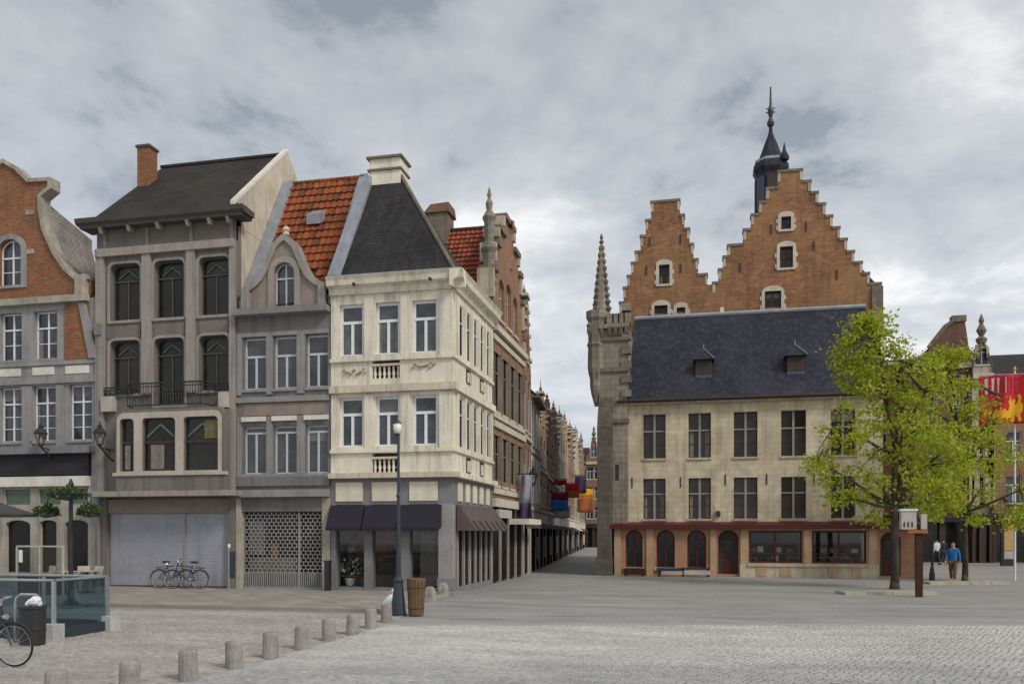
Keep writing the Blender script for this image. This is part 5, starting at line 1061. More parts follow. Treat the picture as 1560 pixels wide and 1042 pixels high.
#@@THINGS
# ------------------------------------------------------------------ bollards
def bollards():
    proto = MB().lathe([(.136, -.02), (.138, .02), (.134, .2), (.13, .4), (.118, .43), (.05, .44)], (0, 0, 0), 14).mesh('bollard', smooth=False); proto.materials.append(M['bollard'])
    lab = {9: 'stone bollard at the end of the row, beside the lamp post base'}
    for i, p in enumerate(BL):
        o = bpy.data.objects.new('stone_bollard', proto); col.objects.link(o); o.location = p; o.rotation_euler = (random.uniform(-.03, .03), random.uniform(-.03, .03), i*1.3); o.scale = (1, 1, random.uniform(.96, 1.03))
        prop(o, lab.get(i, 'short round grey stone bollard in the row beside the carriageway'), 'bollard', 'stone bollards along the carriageway')
bollards()
# ------------------------------------------------------------------ lamp posts
def lantern(h, c, glass, name='lantern'):
    k = .8; x, y, z = c; mu = lambda pr: [(a*k, b*k) for a, b in pr]; ln = MB().lathe(mu([(.06, -.1), (.13, -.04), (.1, 0), (.12, .02)]), c, 6).build(name, 'iron', h); MB().lathe(mu([(.3, .5), (.31, .54), (.2, .7), (.1, .8), (.12, .84), (.03, .95), (.04, 1.0), (.01, 1.08)]), c, 6).build('lantern_cap', 'iron', ln)
    for k6 in range(6):
        a = k6*math.pi/3; MB().tube([(x+k*.12*math.cos(a), y+k*.12*math.sin(a), z), (x+k*.28*math.cos(a), y+k*.28*math.sin(a), z+k*.52)], .012, 5).build('glazing_bar', 'iron', ln)
    MB().lathe(mu([(.11, .02), (.27, .5)]), c, 6).build('lantern_glass', glass, ln); MB().lathe(mu([(.03, 0), (.05, .15), (.05, .3), (.02, .35)]), c, 8).build('bulb', 'milkglass', ln); return ln
def lamps():
    for xx, lab in ((62, 'black wall lantern on a scroll bracket between two white windows'), (152, 'black wall lantern on a scroll bracket beside the downpipe')):
        Y = YL-.75; q = Vector((fx(xx, Y), Y, fz(xx, 681, Y))); h = thing('wall_lantern', lab, 'lantern', (q.x, YL-.1, q.z-.3)); lantern(h, tuple(q+Vector((0, 0, .1))), 'lampglass')
        MB().tube([(q.x, YL-.02, q.z-.45), (q.x, YL-.35, q.z-.28), (q.x, Y, q.z+.02)], .03, 6).tube([(q.x, YL-.02, q.z-.05), (q.x, Y, q.z-.02)], .025, 6).ring((q.x, YL-.3, q.z-.16), (1, 0, 0), .1, .018, 14, 5).build('bracket', 'iron', h)
    d = 23.5; u_ = (108-CX)/FOC; p = Vector((d*(-sa+u_*ca), d*(ca+u_*sa), .09)); zL = lambda y: EYE+d*(HY-y)/FOC
    h = thing('flower_post', 'dark iron post hung with three green flower baskets on the cafe terrace', 'flower post', p)
    MB().lathe([(.2, 0), (.2, .1), (.1, .16), (.08, .8), (.1, .84), (.06, .9), (.05, zL(742)-.09), (.08, zL(738)-.09), (.02, zL(729)-.09)], p, 10).build('post', 'iron', h)
    # hanging flower baskets
    for dx, y, wd in ((0, 752, .56), (-.68, 778, .33), (.70, 778, .34)):
        c = Vector((p.x+dx, p.y-.12, zL(y))); m = MB().lathe([(.02, -.2), (wd*.5, -.16), (wd*.85, .0)], c, 10); b = m.build('basket', 'bluemetal', h)
        if dx: MB().tube([(p.x, p.y, zL(755)), (p.x+dx, p.y-.05, zL(752)), c], .018, 5).build('basket_arm', 'iron', h)
        V = []; Fc = []
        for _ in range(420):
            a = random.uniform(0, 6.28); r_ = wd*math.sqrt(random.random()); q = c+Vector((r_*math.cos(a), r_*math.sin(a)*.8, random.uniform(-.06, .2)*(1-.4*r_/wd)+(-.1*(r_/wd)**3))); L_ = random.uniform(.05, .11); dd = Vector((random.gauss(0, 1), random.gauss(0, 1), random.gauss(.2, .8))).normalized()*L_; e_ = dd.orthogonal().normalized()*L_*.4; k = len(V); V += [q, q+dd*.5+e_, q+dd, q+dd*.5-e_]; Fc.append((k, k+1, k+2, k+3))
        m = MB(); m.add(V, Fc); me = m.mesh('foliage', base_of[h.as_pointer()], fix=False); mkobj('foliage', me, 'leafd', h, base_of[h.as_pointer()])
    p = gp(607, 938); d = dY(607, p.y); zL = lambda y: EYE+d*(HY-y)/FOC
    h = thing('street_lamp', 'tall dark blue street lamp with flared base in front of the cream corner house', 'street lamp', p)
    MB().lathe([(.21, 0), (.21, .08), (.19, .1), (.17, .35), (.12, .75), (.11, .85), (.14, .9), (.07, 1.0), (.042, 3.0), (.06, 3.05), (.038, 3.12), (.032, zL(664)), (.05, zL(662)), (.04, zL(660))], p, 12).build('post', 'bluemetal', h)
    c = (p.x-.03, p.y, zL(662)); ln = MB().lathe([(.035, -.02), (.06, .02), (.07, .03)], c, 10).build('lantern', 'bluemetal', h); MB().lathe([(.12, .27), (.11, .3), (.045, .36), (.015, .42)], c, 10).build('lantern_cap', 'bluemetal', ln); MB().lathe([(.07, .03), (.105, .14), (.112, .27)], c, 12).build('lantern_glass', 'milkglass', ln, smooth=True)
lamps()
def litter():
    p = gp(634, 938); h = thing('litter_bin', 'slatted brown wooden litter bin beside the flared lamp base', 'bin', p)
    for k in range(16):
        a = k*math.pi/8; d = Vector((math.cos(a), math.sin(a), 0)); t_ = Vector((-d.y, d.x, 0)); f = lambda r_, z: p+d*r_+Vector((0, 0, z))
        pts = []
        for z, r_ in ((.03, .19), (.93, .24)):
            for q in (-1, 1): pts += [f(r_, z)+t_*q*.034*(1.2 if z > .5 else 1), ]
        inn = [x-d*.02 for x in pts]; MB().hexa([inn[0], inn[1], pts[1], pts[0], inn[2], inn[3], pts[3], pts[2]]).build('slat', 'wood', h)
    MB().lathe([(.16, .02), (.17, .04), (.21, .9)], p, 16).build('liner', 'iron', h); MB().ring((p.x, p.y, .94), (0, 0, 1), .225, .022, 20, 6).build('rim', 'wood', h)
    for z in (.2, .72): MB().ring((p.x, p.y, z), (0, 0, 1), .2+z*.055, .008, 20, 4).build('hoop', 'iron', h)
    p = gp(597, 934)+Vector((-.08, .0, 0)); h = thing('plastic_sack', 'knotted white plastic sack slumped against the lamp base', 'sack', p)
    m = MB(); n = 14; prof = [(.04, 0), (.2, .01), (.24, .12), (.22, .26), (.15, .4), (.06, .5), (.035, .54), (.075, .62), (.02, .64)]; b0 = len(m.v); m.lathe(prof, p, n)
    for i, v in enumerate(m.v): v += Vector((random.uniform(-.025, .025)+(v.z)*.18, random.uniform(-.025, .025), random.uniform(-.015, .015) if v.z > .02 else 0))
    m.build('bag', 'whiteplastic', h, smooth=True); MB().ring((p.x+.095, p.y, .53), (0, 0, 1), .035, .008, 10, 4).build('tie', 'iron', h)
    # boundary stones near the corner of the cream house
    for xx, yy, lab in ((655, 915, 'low pale stone block beside the litter bin'), (675, 908, 'weathered guard stone at the foot of the cream corner house')):
        q = gp(xx, yy); o = MB().lathe([(.2, 0), (.2, .25), (.15, .4), (.08, .45)], (0, 0, 0), 6).build('guard_stone', 'bollard', None); o.location = q; prop(o, lab, 'stone')
litter()
# ------------------------------------------------------------------ bicycles
def bicycle(label, loc, rz, lean=0.0, bag=False, group=None):
    h = thing('bicycle', label, 'bicycle', loc, rz, group); h.rotation_euler = (lean, 0, rz); R = .34
    A, B = Vector((-.53, 0, R)), Vector((.53, 0, R)); bb = Vector((-.08, 0, .29)); st = Vector((-.24, 0, .86)); hd = Vector((.36, 0, .84)); hd2 = Vector((.33, 0, .95)); hl = Vector((.39, 0, .68))
    fr = MB()
    for a, b, r_ in ((bb, st, .017), (bb, hl, .02), (st.lerp(bb, .12), hd, .017), (hl, hd2, .02)): fr.tube([a, b], r_, 8)
    for sg in (-.05, .05):
        o_ = Vector((0, sg, 0)); fr.tube([bb+o_*.6, A+o_], .011, 6).tube([st.lerp(bb, .1)+o_*.5, A+o_], .01, 6).tube([hl+o_*.7, B+o_], .013, 6)
    fr.build('frame', 'iron', h, local=True)
    for c in (A, B):
        wv = MB().ring(c, (0, 1, 0), R-.035, .011, 32, 5).build('wheel', 'steel', h, local=True); MB().ring(c, (0, 1, 0), R-.017, .018, 32, 6).build('tyre', 'rubber', wv, local=True)
        m = MB().tube([c+Vector((0, -.05, 0)), c+Vector((0, .05, 0))], .025, 8)
        for k in range(16): a = k*math.pi/8; m.tube([c+Vector((0, .02*(-1)**k, 0)), c+Vector((math.cos(a), 0, math.sin(a)))*(R-.04)], .0025, 3)
        m.build('spokes', 'steel', wv, local=True)
        m = MB(); pts = [c+Vector((math.cos(a)*(R+.02), 0, math.sin(a)*(R+.02))) for a in [math.radians(q) for q in range(30, 175, 12)]]; m.tube(pts, .014, 5).build('mudguard', 'iron', h, local=True)
    MB().tube([hd2, hd2+Vector((.02, 0, .1))], .014, 6).tube([hd2+Vector((-.16, -.27, .1)), hd2+Vector((0, -.22, .12)), hd2+Vector((.03, 0, .1)), hd2+Vector((0, .22, .12)), hd2+Vector((-.16, .27, .1))], .012, 6).build('handlebar', 'steel', h, local=True)
    sp = st+Vector((-.04, 0, .1)); MB().tube([st, sp], .013, 6).build('seat_post', 'steel', h, local=True)
    MB().add([sp+Vector(v) for v in ((-.13, -.08, .02), (-.13, .08, .02), (.02, .05, .03), (.15, .015, .02), (.15, -.015, .02), (.02, -.05, .03), (-.12, -.07, -.03), (-.12, .07, -.03), (.14, 0, -.02))], [(0, 1, 2, 3, 4, 5), (0, 6, 7, 1), (1, 7, 8, 3, 2), (0, 5, 4, 8, 6), (3, 8, 4), (6, 8, 7)]).build('saddle', 'rubber', h, local=True)
    MB().ring(bb, (0, 1, 0), .085, .006, 18, 4).tube([bb+Vector((0, -.06, 0)), bb+Vector((.08, -.07, -.14))], .009, 5).tube([bb+Vector((0, .06, 0)), bb+Vector((-.08, .07, .14))], .009, 5).build('crank', 'steel', h, local=True)
    for d in (Vector((.08, -.11, -.14)), Vector((-.08, .11, .14))): MB().box(bb.x+d.x-.04, bb.x+d.x+.04, bb.y+d.y-.04, bb.y+d.y+.04, bb.z+d.z-.01, bb.z+d.z+.01).build('pedal', 'rubber', h, local=True)
    MB().tube([st.lerp(A, .3)+Vector((0, .0, .1)), A+Vector((-.15, 0, .42))], .01, 5).tube([A+Vector((.2, .05, .4)), A+Vector((-.17, .05, .4))], .008, 5).tube([A+Vector((.2, -.05, .4)), A+Vector((-.17, -.05, .4))], .008, 5).build('rack', 'iron', h, local=True)
    MB().tube([B+Vector((-.16, 0, .44)), B+Vector((-.1, 0, .44))], [.035, .045], 8).build('front_lamp', 'steel', h, local=True)
    if bag:
        b = MB().hexa([(.38, -.2, .82), (.72, -.18, .84), (.72, .18, .84), (.38, .2, .82), (.34, -.24, 1.12), (.78, -.22, 1.12), (.78, .22, 1.12), (.34, .24, 1.12)]).build('basket', 'iron', h, local=True)
        MB().lathe([(.05, 0), (.18, .02), (.19, .14), (.1, .22), (.02, .24)], (.55, 0, 1.06), 9).build('basket_bag', 'whiteplastic', h, local=True, smooth=True)
    return h
p = gp(20, 1018); bicycle('black bicycle with a laden front basket beside the steel hoop', (p.x-.55, p.y+.02, .02), .06, .05, bag=False)
p = gp(256, 899); bicycle('dark bicycle leaning on the roller shutter, nearer the brick gabled house', (p.x+.2, YL-.42, .09), .05, -.12, group='bicycles by the roller shutter')
p = gp(296, 899); bicycle('dark bicycle leaning on the roller shutter, nearer the lattice shutter', (p.x-.05, YL-.62, .09), math.pi+.1, .12, group='bicycles by the roller shutter')
# ------------------------------------------------------------------ glass stair barrier, bin, hoop
def barrier():
    a, b = Vector((-12.35, 14.3, 0)), Vector((-12.5, 15.9, 0))
    h = thing('glass_barrier', 'blue tinted glass stair barrier with steel posts on pale stone blocks', 'barrier', a); X0 = -19.0; yn, yf = 14.35, 16.0
    def run(p, q, n):
        d = (q-p); ln = d.length; d.normalize(); w_ = Vector((-d.y, d.x, 0))
        for i in range(n):
            s0, s1 = p+d*(ln*i/n+.05), p+d*(ln*(i+1)/n-.05); o_ = w_*.008
            MB().hexa([s0-o_+Vector((0, 0, .2)), s1-o_+Vector((0, 0, .2)), s1+o_+Vector((0, 0, .2)), s0+o_+Vector((0, 0, .2)), s0-o_+Vector((0, 0, 1.14)), s1-o_+Vector((0, 0, 1.14)), s1+o_+Vector((0, 0, 1.14)), s0+o_+Vector((0, 0, 1.14))]).build('pane', 'barrierglass', h)
        o_ = w_*.09; MB().hexa([p-o_, q-o_, q+o_, p+o_, p-o_+Vector((0, 0, .22)), q-o_+Vector((0, 0, .22)), q+o_+Vector((0, 0, .22)), p+o_+Vector((0, 0, .22))]).build('plinth', 'bluemetal', h)
        MB().tube([p+Vector((0, 0, 1.17)), q+Vector((0, 0, 1.17))], .028, 8).build('handrail', 'steel', h)
        for i in range(n+1): c = p+d*(ln*i/n); MB().box(c.x-.03, c.x+.03, c.y-.02, c.y+.02, .2, 1.15).build('post', 'steel', h)
    run(Vector((X0, yn, 0)), Vector((-12.45, yn, 0)), 4); run(Vector((X0, yf, 0)), Vector((-12.5, yf, 0)), 4); run(Vector((-12.47, yn+.05, 0)), Vector((-12.5, yf-.05, 0)), 1)
    for c in (Vector((-12.38, yn-.1, 0)), Vector((-12.42, yf-.05, 0))): MB().box(c.x-.18, c.x+.14, c.y-.16, c.y+.16, 0, .32).build('stone_block', 'concrete', h)
    p = gp(63, 980); h = thing('cycle_stand', 'bent steel tube hoop beside the litter bin and glass barrier', 'cycle stand', p)
    MB().tube([p, p+Vector((0, 0, .75)), p+Vector((-.03, 0, .86)), p+Vector((-.12, 0, .93)), p+Vector((-.5, .05, .93)), p+Vector((-.6, .05, .86)), p+Vector((-.63, .05, .75)), p+Vector((-.63, .05, 0))], .026, 8).build('tube', 'steel', h, smooth=True)
    for dx in (0, -.63): MB().lathe([(.06, 0), (.06, .012), (.03, .015)], p+Vector((dx, .05 if dx else 0, 0)), 10).build('base_plate', 'steel', h)
    p = gp(42, 984)+Vector((0, .12, 0)); h = thing('litter_bin', 'dark round litter bin heaped with white rubbish near the bicycle', 'bin', p)
    MB().lathe([(.2, 0), (.22, .03), (.23, .68), (.25, .7), (.25, .74), (.2, .75)], p, 16).build('drum', 'iron', h); MB().ring((p.x, p.y, .3), (0, 0, 1), .23, .012, 20, 5).build('band', 'corten', h)
    for i in range(5):
        m = MB(); c = p+Vector((random.uniform(-.13, .13), random.uniform(-.1, .1), .72+random.uniform(0, .08))); m.lathe([(.02, -.05), (.09, 0), (.1, .06), (.04, .12)], c, 7)
        for v in m.v: v += Vector((random.uniform(-.02, .02),)*3)
        m.build('rubbish', 'whiteplastic' if i != 2 else 'corten', h)
barrier()
# ------------------------------------------------------------------ cafe terrace in front of house A
def terrace():
    c = gp(-38, 893); c = Vector((c.x, 24.5, 0)); X = fx(-5, 24.5); zt = fz(0, 772, 24.5); c = Vector((fx(-30, 24.5), 24.5, 0))
    h = thing('parasol', 'dark grey cafe parasol over the terrace of the brick gabled house', 'parasol', c)
    MB().tube([c, c+Vector((0, 0, zt+.3))], .03, 8).build('pole', 'iron', h); MB().lathe([(1.75, zt-.32), (1.78, zt-.25), (.9, zt+.05), (.05, zt+.38)], (c.x, c.y, 0), 8).build('canopy', 'greyfab', h); MB().lathe([(.35, .02), (.35, .1), (.06, .14)], c+Vector((0, 0, .07)), 12).build('base', 'bluestone', h)
    for k in range(8): a = k*math.pi/4; MB().tube([c+Vector((0, 0, zt-.1)), c+Vector((1.7*math.cos(a), 1.7*math.sin(a), zt-.3))], .012, 5).build('rib', 'iron', h)
    Y = 23.5; P = front(Y); a, b = fx(26, Y), fx(96, Y); h = thing('wind_screen', 'thin framed glass wind screen round the cafe terrace', 'screen', ((a+b)/2, Y, 0)); z = fz(60, 833, Y)
    for q in (a, (a+b)/2, b): part('post', 'frameB', h, P, q-.025, q+.025, .09, z, -.03, .03)
    part('rail', 'frameB', h, P, a, b, z, z+.05, -.03, .03)
    for q0, q1 in ((a, (a+b)/2), ((a+b)/2, b)): part('pane', 'shopglass', h, P, q0+.03, q1-.03, .75, z, -.008, .008); part('lower_panel', 'darkwood', h, P, q0+.03, q1-.03, .12, .75, -.02, .02)
    part('notice', 'whiteplastic', h, P, a+.08, a+.22, z-.5, z-.1, .01, .02)
    # folded chairs
    cl = ['woven cafe chair between wind screen and flower post', 'woven cafe chair pulled up beside the flower post', 'woven cafe chair at the terrace edge nearest the roller shutter']
    for i, xx in enumerate((70, 122, 142)):
        Y = 24.6+.1*i; x = fx(xx, Y); h = thing('cafe_chair', cl[i], 'chair', (x, Y, .09), random.uniform(-.5, .5), 'cafe chairs on the terrace')
        for sx in (-.2, .2):
            MB().tube([(sx, -.2, 0), (sx*.95, -.17, .45)], .014, 6).build('leg', 'iron', h, local=True); MB().tube([(sx, .24, 0), (sx*.95, .18, .45), (sx, .26, .9)], .014, 6).build('leg', 'iron', h, local=True)
        MB().hexa([(-.21, -.2, .43), (.21, -.2, .43), (.21, .2, .42), (-.21, .2, .42), (-.21, -.2, .47), (.21, -.2, .47), (.21, .2, .455), (-.21, .2, .455)]).build('seat', 'brownfabd', h, local=True)
        MB().hexa([(-.2, .19, .58), (.2, .19, .58), (.2, .22, .58), (-.2, .22, .58), (-.21, .245, .9), (.21, .245, .9), (.21, .275, .9), (-.21, .275, .9)]).build('backrest', 'frameB', h, local=True)
    for i in range(2):
        Y = 24.2+.5*i; x = fx(100+32*i, Y); h = thing('cafe_table', 'small round cafe table on the terrace, '+('under the flower baskets' if i == 0 else 'nearest the roller shutter'), 'table', (x, Y, .09))
        MB().lathe([(.34, .72), (.35, .735), (.35, .75), (.1, .755)], (0, 0, 0), 16).build('table_top', 'frameB', h, local=True); MB().lathe([(.24, 0), (.22, .03), (.03, .07), (.025, .72)], (0, 0, 0), 10).build('pedestal', 'iron', h, local=True)
terrace()
def pipepost():
    p = gp(352, 901); p = Vector((p.x, 27.4, .09)); h = thing('sign_post', 'slim post with dark narrow panel between the two shuttered shopfronts', 'post', p)
    MB().tube([p, p+Vector((0, 0, 1.5))], .03, 8).build('pole', 'steel', h); MB().box(p.x+.05, p.x+.22, p.y-.03, p.y+.03, .5, 1.45).build('panel', 'bluemetal', h); MB().lathe([(.05, 1.5), (.05, 1.6), (.02, 1.63)], p, 8).build('cap', 'whiteplastic', h)
    p = Vector((fx(499, 27.6), 27.6, .09)); h = thing('waste_pipe', 'dark slim cabinet standing between lattice shutter and cream corner shop', 'cabinet', p); MB().box(p.x-.08, p.x+.1, p.y-.1, p.y+.1, .09, 1.1).build('body', 'iron', h); MB().box(p.x-.1, p.x+.12, p.y-.12, p.y+.12, 1.1, 1.15).build('lid', 'bluemetal', h)
    # flowers in the shop window
    p = Vector((fx(534, YL+.6), YL+.6, .22)); h = thing('flower_pot', 'pot of pale flowers in the corner shop window', 'plant', p); MB().lathe([(.14, 0), (.2, .25), (.19, .26)], p, 12).build('pot', 'whiteplastic', h)
    V = []; Fc = []; W_ = []; Fw = []
    for _ in range(260):
        q = p+Vector((random.gauss(0, .2), random.gauss(0, .12), .3+abs(random.gauss(.15, .25)))); L_ = random.uniform(.08, .16); d = Vector((random.gauss(0, .6), random.gauss(0, .6), 1)).normalized()*L_; e_ = d.orthogonal().normalized()*L_*.3; T_, G_ = (W_, Fw) if random.random() < .3 else (V, Fc); k = len(T_); T_ += [q, q+d*.5+e_, q+d, q+d*.5-e_]; G_.append((k, k+1, k+2, k+3))
    for nm, v_, f_, mt in (('leaves', V, Fc, 'leafd'), ('flowers', W_, Fw, 'flowerw')): m = MB(); m.add(v_, f_); mkobj(nm, m.mesh(nm, base_of[h.as_pointer()], fix=False), mt, h, base_of[h.as_pointer()])
pipepost()
#@@RIGHT
# ------------------------------------------------------------------ right side: kerbs, posts, flag, people
def rightside():
    for (xa, xb, y), lab in (((1287, 1432, 906), 'long low stone seat kerb round the plane tree'), ((1416, 1542, 890), 'long low stone seat kerb by the smaller plane tree')):
        a, b = gp(xa, y), gp(xb, y); d = (b-a).normalized(); w_ = Vector((-d.y, d.x, 0))*.9
        h = thing('tree_kerb', lab, 'kerb', a.lerp(b, .5)); n = 4
        for i in range(n):
            q0, q1 = a.lerp(b, i/n+.004), a.lerp(b, (i+1)/n-.004); MB().hexa([q0, q1, q1+w_, q0+w_]+[v+Vector((0, 0, .1)) for v in (q0, q1, q1+w_, q0+w_)]).build('kerb_stone', 'concretey', h)
    p = gp(1400, 909); d = dY(1400, p.y); z = lambda y: EYE+d*(HY-y)/FOC
    h = thing('sign_post', 'rust brown square post carrying a boxy white sign near the plane tree', 'sign post', p); MB().hexa([(p.x-.1, p.y-.08, 0), (p.x+.1, p.y-.08, 0), (p.x+.1, p.y+.08, 0), (p.x-.1, p.y+.08, 0), (p.x-.12, p.y-.08, z(806)), (p.x+.12, p.y-.08, z(806)), (p.x+.12, p.y+.08, z(806)), (p.x-.12, p.y+.08, z(806))]).build('post', 'corten', h)
    P = front(p.y-.1); part('crossbar', 'orange', h, P, fx(1382, p.y), fx(1412, p.y), z(812), z(807), -.12, .04)
    part('sign_box', 'signwhite', h, P, fx(1372, p.y), fx(1395, p.y), z(806), z(778), -.3, .02); part('sign_lid', 'whiteplastic', h, P, fx(1370, p.y), fx(1397, p.y), z(778), z(775), -.32, .05)
    for xx in (1375, 1381, 1387): part('sign_mark', 'iron', h, P, fx(xx, p.y), fx(xx+2.5, p.y), z(803), z(795), .02, .026)
    part('sign_panel', 'signwhite', h, P, fx(1402, p.y), fx(1411, p.y), z(806), z(783), -.1, .03)
    p = gp(1420, 884); h = thing('bollard_post', 'slim black iron post with wide foot beside the sign post', 'post', p); MB().lathe([(.13, 0), (.12, .3), (.07, .6), (.05, .7), (.045, 1.6), (.09, 1.66), (.08, 1.74), (.02, 1.8)], p, 10).build('shaft', 'iron', h)
    # flag
    p = gp(1546, 884); d = dY(1546, p.y); z = lambda y: EYE+d*(HY-y)/FOC; f = lambda x: fx(x, p.y)
    h = thing('flag_pole', 'white pole flying a red banner with a yellow beast', 'flag', p); MB().tube([p, p+Vector((0, 0, z(565)))], [.05, .035], 10).build('pole', 'whiteplastic', h); MB().lathe([(.03, 0), (.07, .06), (.05, .14), (.01, .2)], p+Vector((0, 0, z(565))), 10).build('pole_ball', 'yellow', h)
    x0, x1, z0, z1 = f(1490), f(1566), z(646), z(572); nx, nz = 24, 14
    def cloth(u, v, o_=0.0):
        sw = .12*math.sin(u*9+v*1.5)+.05*math.sin(u*17+1+v*3); return Vector((x0+(x1-x0)*u+.06*(1-v)*math.sin(u*5), p.y-.2+sw*(1.1-.35*v)-o_, z1+(z0-z1)*v+(.5*v*(.35-u) if u < .35 else 0)*-.9*(1-u)))
    vs = [cloth(i/nx, j/nz) for j in range(nz+1) for i in range(nx+1)]; m = MB(); m.add(vs, [(j*(nx+1)+i, j*(nx+1)+i+1, (j+1)*(nx+1)+i+1, (j+1)*(nx+1)+i) for j in range(nz) for i in range(nx)]); fo = m.build('banner', 'red', h, smooth=True)
    md = fo.modifiers.new('s', 'SOLIDIFY'); md.thickness = .012
    MB().tube([Vector((x0, p.y-.2, z1+.03)), Vector((x1, p.y-.2, z1+.03))], .022, 6).tube([Vector((f(1546), p.y, z1+.03)), Vector((f(1546), p.y-.22, z1+.03))], .02, 6).build('crossbar', 'steel', h)
    def printpoly(loop, mat, nm):
        # finely cut patch draped on the cloth
        m = MB(); loops = [Vector((a, b, 0)) for a, b in loop]; tr = tessellate_polygon([loops]); tris = [[loop[i] for i in t_] for t_ in tr]
        for _ in range(3):
            nt_ = []
            for a, b, c in tris:
                ab, bc, ac = [((q[0]+r_[0])/2, (q[1]+r_[1])/2) for q, r_ in ((a, b), (b, c), (a, c))]; nt_ += [(a, ab, ac), (ab, b, bc), (ac, bc, c), (ab, bc, ac)]
            tris = nt_
        for t_ in tris: m.add([cloth(u, v, .03) for u, v in t_], [(0, 1, 2)])
        m.build(nm, mat, fo)
    for k, (u, wd) in enumerate(((.1, .06), (.22, .05), (.33, .04), (.47, .03), (.6, .035), (.72, .05))): printpoly([(u, .06), (u+wd, .05), (u+wd*.9, .36), (u+.01, .38)], 'clothwhite' if k < 4 else 'clothpink', 'stripe')
    printpoly([(.04, .6), (.1, .68), (.15, .66), (.17, .74), (.23, .7), (.27, .76), (.32, .68), (.36, .74), (.4, .66), (.43, .73), (.48, .68), (.52, .75), (.58, .72), (.61, .78), (.66, .8), (.64, .9), (.6, .86), (.55, .93), (.5, .87), (.42, .9), (.34, .86), (.28, .88), (.25, .82), (.18, .84), (.2, .78), (.12, .76), (.1, .7), (.05, .68)], 'yellow', 'beast_print')
    printpoly([(.58, .72), (.6, .62), (.56, .55), (.6, .5), (.58, .42), (.64, .46), (.67, .55), (.7, .48), (.74, .52), (.72, .62), (.77, .58), (.8, .5), (.78, .42), (.83, .38), (.86, .46), (.84, .56), (.88, .62), (.86, .74), (.82, .82), (.84, .93), (.79, .97), (.76, .86), (.72, .82), (.7, .95), (.63, .97), (.66, .84), (.61, .8)], 'yellow', 'beast_print')
    printpoly([(.01, .5), (.05, .54), (.09, .64), (.14, .82), (.08, .76)], 'yellow', 'beast_print')
    # illuminated poster column near the dark shops
    Y = 60; P = front(Y); h = thing('poster_case', 'tall black poster case with ochre poster in front of the dark shops', 'poster case', (fx(1536, Y), Y, 0)); T = lambda y: fz(1536, y, Y)
    part('case', 'iron', h, P, fx(1525, Y), fx(1547, Y), 0, T(782), -.2, .1); part('poster', 'poster', h, P, fx(1529, Y), fx(1543, Y), T(838), T(786), .1, .115); part('poster_strip', 'signwhite', h, P, fx(1529, Y), fx(1543, Y), T(851), T(839), .1, .115)
    # folded parasol feet and boards by the arcade
    Y = 41.4; P = front(Y); h = thing('sign_board', 'low blue and white boards lying on trestles outside the arcade', 'board', (fx(1040, Y), Y, 0))
    for xa, xb, za, zb, mt in ((1000, 1042, .3, .42, 'jeans'), (1008, 1040, .12, .28, 'concrete'), (1038, 1082, .36, .44, 'jdark'), (1042, 1082, .12, .32, 'concrete')): part('board', mt, h, P, fx(xa, Y), fx(xb, Y), za, zb, -.3, .0 if za > .2 else .06)
    for xx in (1004, 1040, 1078): part('trestle', 'iron', h, P, fx(xx, Y)-.05, fx(xx, Y)+.05, 0, .36, -.32, -.05)
    Y = 41.6; P = front(Y); h = thing('flower_trough', 'low rust red trough under the first arch of the arcade', 'trough', (fx(965, Y), Y, 0)); part('trough', 'corten', h, P, fx(950, Y), fx(982, Y), .08, .38, -.3, 0)
    for xx in (953, 979): part('foot', 'iron', h, P, fx(xx, Y)-.06, fx(xx, Y)+.06, 0, .08, -.25, -.05)
    part('soil', 'bark', h, P, fx(951, Y), fx(981, Y), .38, .4, -.28, -.02)
rightside()
